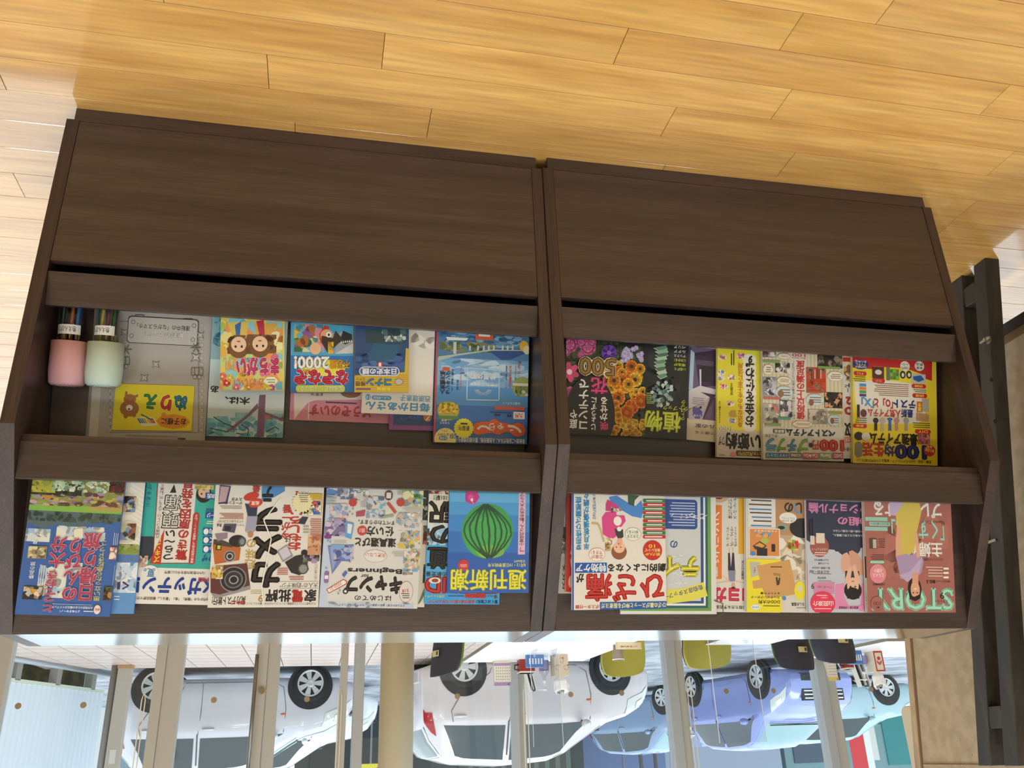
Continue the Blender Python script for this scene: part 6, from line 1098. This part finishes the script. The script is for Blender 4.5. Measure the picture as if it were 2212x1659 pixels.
# ---- white sheet fence on the right-hand side of the place
fA, fB = Vector((4.75, 10.2, 0)), Vector((3.74, 13.6, 0)); fd = (fB-fA).normalized(); fl_ = (fB-fA).length; ang = math.atan2(fd.y, fd.x)
fn = tag(empty('sheet_fence', fA, ang), 'white ribbed sheet metal fence on concrete posts beside the parking', 'fence')
mw = mat('white_sheet', (214, 226, 234), .45); n_ = 30; sw = fl_/n_
sh = None
for k in range(n_):
    if sh is None: o = MB().prism([(0, 0), (sw*.12, .0), (sw*.2, -.012), (sw*.8, -.012), (sw*.88, 0), (sw-.003, 0), (sw-.003, -.02), (0, -.02)], 'z', .26, 2.6).build('sheet', mw, fn); sh = o.data
    else: o = bpy.data.objects.new('sheet', sh); col.objects.link(o); o.parent = fn
    o.location = (k*sw, 0, 0)
MB().box(0, fl_, -.02, .0, .22, .27).build('bottom_rail', mat('rail_pale_green', (206, 216, 196), .6), fn)
for k in range(4): MB().box(.3+k*.95, .42+k*.95, -.12, .0, GZ, .24).build('concrete_post', mat('concrete_grey', (142, 142, 136), .9), fn)
MB().tube([(-.2, .25, .02), (fl_, .25, .02)], .045, 12).build('kerb_pipe', mat('galvanised', (160, 166, 172), .35, .7), fn, smooth=True)
MB().box(0, fl_, -.5, -.35, GZ, .5).build('dark_backing', speckle(mat('dark_hedge', (44, 52, 34), .9), (26, 32, 24), (70, 80, 44), 6), fn)
# ---- square post and drain pipe on the porch
pp = at_z(270, 1437, 0); t = tag(empty('porch_post', (pp.x, pp.y, 0)), 'beige square porch post with a grey drain pipe', 'post')
MB().box(-.11, .07, -.08, .08, 0.001, 2.9).build('post_shaft', mat('post_beige', (168, 160, 148), .5), t, bevel=.004)
MB().box(-.12, .08, -.09, .09, 0.001, .05).build('post_base', mat('base_rust', (170, 130, 90), .7), t)
MB().tube([(.13, 0, .001), (.13, 0, 2.9)], .045, 14).build('drain_pipe', mat('pipe_grey', (132, 132, 128), .5), t, smooth=True)
MB().box(-.06, .02, -.084, -.08, 1.12, 1.3).build('outlet_cover', mat('outlet_pale', (196, 190, 178), .5), t)
# ---- cars
M_TIRE = mat('tyre', (30, 31, 33), .8); M_RIM = mat('rim_silver', (206, 206, 204), .3, .4); M_CG = mat('car_glass', (52, 66, 70), .08, coat=.4); M_TRIM = mat('car_black_trim', (30, 31, 34), .5)
M_LAMP = mat('lamp_clear', (214, 218, 210), .12, coat=.5); M_RED = mat('tail_red', (170, 26, 34), .2, coat=.5); M_CHR = mat('car_chrome', (220, 222, 226), .15, .9); M_ORG = mat('indicator_orange', (206, 104, 50), .3)
HATCH = dict(L=3.9, top=[(0, .86), (.04, 1.02), (.16, 1.22), (.34, 1.40), (.7, 1.49), (1.4, 1.53), (2.05, 1.50), (2.35, 1.41), (2.9, 1.10), (3.05, 1.03), (3.4, .95), (3.7, .82), (3.86, .66), (3.9, .55)], wx=(.62, 3.12), wins=((.45, 1.30), (1.40, 2.30)), ws=(2.16, 2.94), rw=(.06, .36), W=.835)
WAGON = dict(L=4.5, top=[(0, .9), (.05, 1.1), (.25, 1.42), (.6, 1.52), (1.6, 1.56), (2.5, 1.52), (2.75, 1.45), (3.3, 1.14), (3.5, 1.06), (4.0, .98), (4.3, .84), (4.46, .66), (4.5, .55)], wx=(.8, 3.55), wins=((.4, .95), (1.05, 1.8), (1.9, 2.7)), ws=(2.6, 3.36), rw=(.08, .5), W=.86)
def interp(tab, x):
    for (a, b), (c, d) in zip(tab, tab[1:]):
        if a <= x <= c: return b+(d-b)*(x-a)/(c-a)
    return tab[0][1] if x < tab[0][0] else tab[-1][1]
def car(spec, paint, wheel, heading, label, side=1, group='parked cars', plate=False, zs=1.0):
    """wheel: world point under the near front wheel; side=1: the car's left flank is the near one"""
    L, top, W_ = spec['L'], spec['top'], spec['W']; xf = spec['wx'][1]
    R = Matrix.Rotation(heading, 3, 'Z'); o = Vector(wheel)-R @ Vector((xf, side*(W_-.09), 0)); o.z = GZ
    t = tag(empty('car', o, heading), label, 'car', group)
    def hw(x): 
        e = min(x, L-x); return W_*(1-.16*max(0, 1-e/.45)**2.2)
    def zb(x): e = min(x, L-x); return .2+.12*max(0, 1-e/.35)
    def S(x, u):
        """u: 0 sill, .5 belt, .8 roof edge, 1 roof centre"""
        zt = interp(top, x)*zs; w_ = hw(x); bl = min(.97*zs, zt-.07); z0 = zb(x); cab = max(0, min(1, (zt-bl-.1)/.4)); wr = w_*.93-.20*cab*W_
        K = [(0, w_*.90, z0), (.08, w_*.985, z0+.08), (.25, w_, z0+(bl-z0)*.45), (.42, w_*.985, bl-.10), (.5, w_*.95, bl), (.8, wr, zt-.055-.02*(1-cab)), (.87, wr*.90, zt-.015), (1, 0, zt+.012)]
        for (a, y1, z1), (b, y2, z2) in zip(K, K[1:]):
            if a <= u <= b: f_ = (u-a)/(b-a); return y1+(y2-y1)*f_, z1+(z2-z1)*f_
    us = (0, .08, .16, .25, .34, .42, .5, .6, .7, .8, .87, .94, 1); xs = sorted(set([round(L*k/36, 3) for k in range(37)]+[a for a, _ in top])); b = MB(); n = len(us)*2-1
    for x in xs:
        ring = [(x, *S(x, u)) for u in us]; ring += [(x, -y, z) for x, y, z in reversed(ring[:-1])]; b.v += ring
    b.f = [(i*n+k, i*n+k+1, (i+1)*n+k+1, (i+1)*n+k) for i in range(len(xs)-1) for k in range(n-1)]+[(i*n, (i+1)*n, (i+1)*n+n-1, i*n+n-1) for i in range(len(xs)-1)]+[tuple(range(n)), tuple((len(xs)-1)*n+k for k in range(n))]
    b.c = [None]*len(b.f); bd = sharp(b.build('body', paint, t), 60)
    def patch(name, m, xa0, xa1, xb0, xb1, u0, u1, off=.006, sides=(1, -1), nx=6, nu=4):
        """quad on the skin: x from xa0..xa1 at u0 and xb0..xb1 at u1"""
        for s in sides:
            p = MB()
            for j in range(nu+1):
                u = u0+(u1-u0)*j/nu
                for i in range(nx+1):
                    f_ = i/nx; x = (xa0+(xa1-xa0)*f_)*(1-j/nu)+(xb0+(xb1-xb0)*f_)*(j/nu); y, z = S(x, u); p.v.append((x, s*(y+off*.8), z+off*.6))
            p.f = [(j*(nx+1)+i, j*(nx+1)+i+1, (j+1)*(nx+1)+i+1, (j+1)*(nx+1)+i) for j in range(nu) for i in range(nx)]; p.c = [None]*len(p.f); p.build(name, m, t, smooth=True)
    for k, (a, c_) in enumerate(spec['wins']):
        last = k == len(spec['wins'])-1; first = k == 0
        patch('side_window', M_CG, a-(.12 if first else 0), c_+(.42 if last else 0), a+(.1 if first else 0), c_-(.05 if last else 0), .53, .785)
    def deck(name, m, x0, x1, u=.84, off=.007):
        p = MB(); nx, ny = 6, 10
        for i in range(nx+1):
            x = x0+(x1-x0)*i/nx; ym, z_ = S(x, u)
            for j in range(ny+1):
                f_ = j/ny*2-1; yy = ym*f_; u2 = None
                # height across: walk the section
                lo, hi = u, 1.0
                for _ in range(18):
                    md = (lo+hi)/2
                    if S(x, md)[0] > abs(yy): lo = md
                    else: hi = md
                p.v.append((x, yy, S(x, lo)[1]+off))
        p.f = [(i*(ny+1)+j, i*(ny+1)+j+1, (i+1)*(ny+1)+j+1, (i+1)*(ny+1)+j) for i in range(nx) for j in range(ny)]; p.c = [None]*len(p.f); p.build(name, m, t, smooth=True)
    deck('windscreen', mat('windscreen_glass', (120, 160, 164), .08, coat=.5), *spec['ws']); deck('rear_window', M_CG, *spec['rw'])
    for xw_ in spec['wx']:
        for s in (1, -1):
            y = s*(W_-.004); wl = MB().lathe([(0, -.03), (.375, -.03), (.375, .012 if s > 0 else .03), (0, .012 if s > 0 else .03)] if s > 0 else [(0, -.012), (.375, -.012), (.375, .03), (0, .03)], (xw_, y, .345), 36, 'y'); wl.build('wheel_arch', M_TRIM, t)
            w_ = MB().lathe([(.215, -.10), (.27, -.10), (.298, -.07), (.298, .07), (.27, .10), (.215, .10)], (xw_, y-s*.05, .30), 36, 'y', cap=False).build('tyre', M_TIRE, t, smooth=True)
            rm = MB(); rm.lathe([(0, s*.09), (.05, s*.096), (.058, s*.09), (.0, s*.05)], (xw_, y-s*.05, .30), 20, 'y'); rm.lathe([(.19, s*.094), (.218, s*.1005), (.22, s*.085), (.19, s*.085)], (xw_, y-s*.05, .30), 36, 'y', cap=False)
            for k in range(7):
                a = 2*math.pi*k/7; d = Vector((math.cos(a), 0, math.sin(a))); e = Vector((-math.sin(a), 0, math.cos(a))); c0 = Vector((xw_, y-s*.05+s*.088, .30))
                rm.add([c0+d*.03-e*.022, c0+d*.03+e*.022, c0+d*.195+e*.05, c0+d*.195-e*.05], [(0, 1, 2, 3)])
            rm.build('hubcap', M_RIM, w_); MB().lathe([(0, 0), (.2, 0), (.2, .002), (0, .002)], (xw_, y-s*.05+s*.068, .30), 28, 'y').build('wheel_dark', M_TRIM, w_)
    # seams, handles, mirrors, lamps, bumper line
    ml_ = mat('panel_gap', (92, 92, 96), .7)
    for s in (1, -1):
        def seam(pts, r=.005): MB().tube([(x, s*(S(x, u)[0]+.007), S(x, u)[1]) for x, u in pts], r, 5).build('door_seam', ml_, t)
        a, c_ = spec['wins'][-1]; seam([(c_+.42, .5), (c_+.44, .3), (c_+.38, .12), (c_+.2, .06), (a-.3, .06)]); seam([(a-.04, .5), (a-.02, .3), (a-.03, .07)]); seam([(a-.05, .5), (a-.04, .75)], .012)
        a0 = spec['wins'][0][0]; seam([(a0+.02, .5), (a0-.02, .4), (a0+.12, .3), (spec['wx'][0]+.42, .14), (a-.3, .06)])
        for xh in (a+.12, spec['wins'][-2][0]+.12 if len(spec['wins']) > 1 else a+.1):
            y, z = S(xh, .44); MB().lathe([(0, -.1), (.014, -.09), (.018, 0), (.014, .09), (0, .1)], (xh, s*(y+.02), z), 10, 'x').build('door_handle', paint, t, smooth=True)
        xm = c_+.28; y, z = S(xm, .5); MB().lathe([(0, -.09), (.05, -.07), (.065, 0), (.05, .07), (0, .09)], (xm, s*(y+.13), z+.06), 12, 'y').build('mirror', paint, t, smooth=True); MB().tube([(xm, s*(y-.01), z+.02), (xm, s*(y+.08), z+.05)], .018, 8).build('mirror_arm', M_TRIM, t)
        patch('headlight', M_LAMP, L-.50, L-.06, L-.62, L-.20, .37, .66, .012, (s,), 6, 4); patch('headlight_bulb', M_CHR, L-.34, L-.20, L-.38, L-.26, .43, .56, .02, (s,), 3, 3)
        patch('tail_lamp', M_RED, .03, .15, .08, .24, .40, .68, .012, (s,), 4, 4)
        y, z = S(xf+.42, .40); MB().lathe([(0, -.05), (.016, -.03), (.016, .03), (0, .05)], (xf-.42, s*(S(xf-.42, .40)[0]+.004), z+.01), 10, 'x').build('side_indicator', M_ORG, t, smooth=True)
    fy = hw(L-.02)
    for k in range(3): MB().box(L-.05, L+.014, -fy*.6, fy*.6, .61+k*.065, .632+k*.065).build('grille_bar', M_CHR, t)
    MB().box(L-.06, L+.004, -fy*.64, fy*.64, .585, .79).build('grille', M_TRIM, t); MB().box(L-.05, L+.006, -fy*.62, fy*.62, .30, .44).build('air_intake', M_TRIM, t)
    MB().box(L-.01, L+.016, -.165, .165, .46, .56).build('number_plate', mat('plate_white', (230, 230, 226), .5), t); MB().box(-.014, .04, -.165, .165, .62, .72).build('number_plate', MATS['plate_white'], t)
    MB().box(-.03, .05, -hw(.05)*.9, hw(.05)*.9, .34, .52).build('rear_bumper', paint, t, bevel=.02)
    MB().tube([(spec['ws'][1]+.02, q*.6, interp(top, spec['ws'][1])*zs+.03) for q in (-1, -.3, .4, 1)], .012, 6).build('wiper', M_TRIM, t)
    return t
def paint(name, c): 
    return mat(name, c, .25, .15, coat=.6)
PI = math.pi
fa_ = at_z(671, 1477, .13); car(HATCH, paint('paint_silver', (206, 205, 210)), (fa_.x, fa_.y, 0), PI, 'silver hatchback parked beyond the sliding doors', zs=1.1)
fb_ = at_z(1312, 1443, .13); rb_ = at_z(962, 1441, .13); hd = math.atan2(fb_.y-rb_.y, fb_.x-rb_.x)
car(HATCH, paint('paint_champagne', (212, 204, 204)), (fb_.x, fb_.y, 0), hd, 'champagne hatchback parked beyond the calendar table', zs=1.1)
fc_ = at_z(1646, 1461, .13); car(HATCH, paint('paint_periwinkle', (140, 152, 206)), (fc_.x, fc_.y, 0), -PI/2-.12, 'periwinkle blue car facing the window', zs=1.06)
car(WAGON, paint('paint_pale_teal', (168, 196, 202)), (-13.4, 18.5, 0), PI+.03, 'pale teal wagon behind the periwinkle car', zs=.98)
car(HATCH, paint('paint_slate', (128, 150, 178)), (-8.4, 20.6, 0), -PI/2-.45, 'slate blue car parked behind the periwinkle car', zs=1.08)
car(WAGON, paint('paint_white', (238, 242, 244)), (.1, 18.2, 0), PI-.06, 'white wagon parked behind the silver hatchback', zs=1.12)
# ---- street front behind the parking
def shopfront(x0, x1, Y, H, wall, label, bays, name='shop_building', awn=None):
    t = tag(empty(name, ((x0+x1)/2, Y, GZ)), label, 'building'); a = (x1-x0)/2
    MB().box(-a, a, 0, 4, 0, H).build('wall', mat('wall_'+name+str(int(x0)), wall, .8), t)
    for (b0, b1, z0, z1, c, kind) in bays:
        m = mat('bay_%d_%d_%d' % c, c, .3 if kind == 'glass' else .6); x_, y_ = -a+b0*2*a, -a+b1*2*a
        f_ = MB().box(x_, y_, -.05, .02, z0, z1).build({'glass': 'window', 'shutter': 'shutter', 'door': 'door', 'post': 'pillar', 'sign': 'signboard'}[kind], m, t)
        if kind == 'shutter':
            for k in range(int((y_-x_)/.35)): MB().box(x_+k*.35, x_+k*.35+.16, -.062, -.05, z0, z1).build('shutter_stripe', mat('stripe_%d_%d_%d' % c, tuple(min(255, int(v*1.15)+18) for v in c), .6), f_)
        if kind == 'glass':
            n_ = max(1, int((y_-x_)/1.2))
            for k in range(1, n_): MB().box(x_+(y_-x_)*k/n_-.03, x_+(y_-x_)*k/n_+.03, -.07, -.05, z0, z1).build('glazing_bar', mat('bar_grey', (120, 122, 124), .5), f_)
    return t
shopfront(-16.5, -8.6, 30, 4.2, (150, 160, 176), 'blue and yellow striped shuttered shop across the street', [(.02, .46, .1, 1.5, (150, 170, 205), 'shutter'), (.5, .55, .0, 2.6, (176, 60, 62), 'post'), (.58, .98, .1, 2.4, (92, 112, 150), 'glass')])
shopfront(-24.5, -17.2, 31, 4.2, (120, 150, 152), 'teal fronted shop with a white door across the street', [(.05, .4, .1, 2.4, (40, 128, 128), 'glass'), (.45, .6, .1, 2.2, (206, 206, 196), 'door'), (.65, .95, .3, 2.2, (70, 84, 100), 'glass')], 'teal_building')
shopfront(-34, -25.5, 30, 4.5, (172, 150, 132), 'brown panelled house across the street', [(.02, .2, .0, 3, (150, 124, 104), 'post'), (.25, .5, .3, 2.6, (120, 112, 108), 'glass'), (.6, .68, 0, 3, (186, 176, 160), 'post'), (.75, .95, .3, 2.6, (112, 104, 112), 'glass')], 'brown_building')
shopfront(-44, -35, 28, 4.5, (150, 124, 118), 'reddish brick building across the street beyond the teal wagon', [(.05, .45, .3, 2.6, (150, 138, 142), 'glass'), (.55, .95, .3, 2.6, (134, 112, 112), 'glass')], 'brick_building')
shopfront(-8.0, 1.0, 27, 4.2, (58, 66, 66), 'dark green shuttered building behind the white wagon', [(.05, .45, .1, 2.4, (64, 72, 66), 'shutter'), (.55, .95, .1, 2.4, (44, 52, 54), 'glass')], 'dark_building')
shopfront(1.6, 12, 25, 4.2, (206, 210, 206), 'pale building behind the sheet fence', [(.1, .4, .3, 2.4, (120, 140, 150), 'glass')], 'pale_building')
# white railing and red banners in front of the shops
rl = tag(empty('street_railing', (-12.5, 27, GZ)), 'white tubular railing in front of the striped shop', 'railing')
for k in range(4): MB().tube([(-3, 0, .35+.16*k), (3, 0, .35+.16*k)], .03, 8).build('rail', mat('rail_white', (226, 230, 234), .5), rl)
for k in range(5): MB().tube([(-3+1.5*k, 0, 0), (-3+1.5*k, 0, .9)], .035, 8).build('upright', MATS['rail_white'], rl)
for x, y, c, lab in ((-15.2, 22.5, (206, 62, 66), 'red and white vertical banner behind the periwinkle car'), (-1.1, 19.2, (214, 196, 60), 'yellow banner with a red disc above the white wagon')):
    t = tag(empty('street_banner', (x, y, GZ)), lab, 'banner', 'street banners'); MB().tube([(0, 0, 0), (0, 0, 3)], .02, 8).build('pole', MATS['rail_white'], t)
    if x < -5: MB().box(.02, .5, -.004, .004, .9, 2.9).build('cloth', mat('cloth_red', c, .7), t); MB().box(-.2, .02, -.004, .004, .9, 2.9).build('cloth_edge', mat('cloth_white', (224, 226, 232), .7), t)
    else: MB().box(-.55, .55, -.006, .006, 1.62, 2.4).build('cloth', mat('cloth_yellow', c, .7), t); MB().lathe([(0, 0), (.3, 0), (.3, .004), (0, .004)], (-.05, -.012, 1.9), 24, 'y').build('red_disc', mat('disc_red', (200, 50, 44), .6), t)
for px, k in ((1381, 0), (1412, 1), (1452, 2)):
    q = at_y(px, 1600, 24+k); t = tag(MB().tube([(0, 0, 0), (0, 0, 4)], .06, 10).build('street_pole', mat('pole_dark', (78, 78, 82), .5), loc=(q.x, 24+k, GZ)), ('dark steel pole nearest the striped shop', 'middle one of the three dark steel poles', 'dark steel pole nearest the grey mullion')[k], 'pole', 'street poles')
bpy.data.objects.remove(_fo)
for _o in list(bpy.data.objects):
    if _o.type == 'FONT': bpy.data.objects.remove(_o)
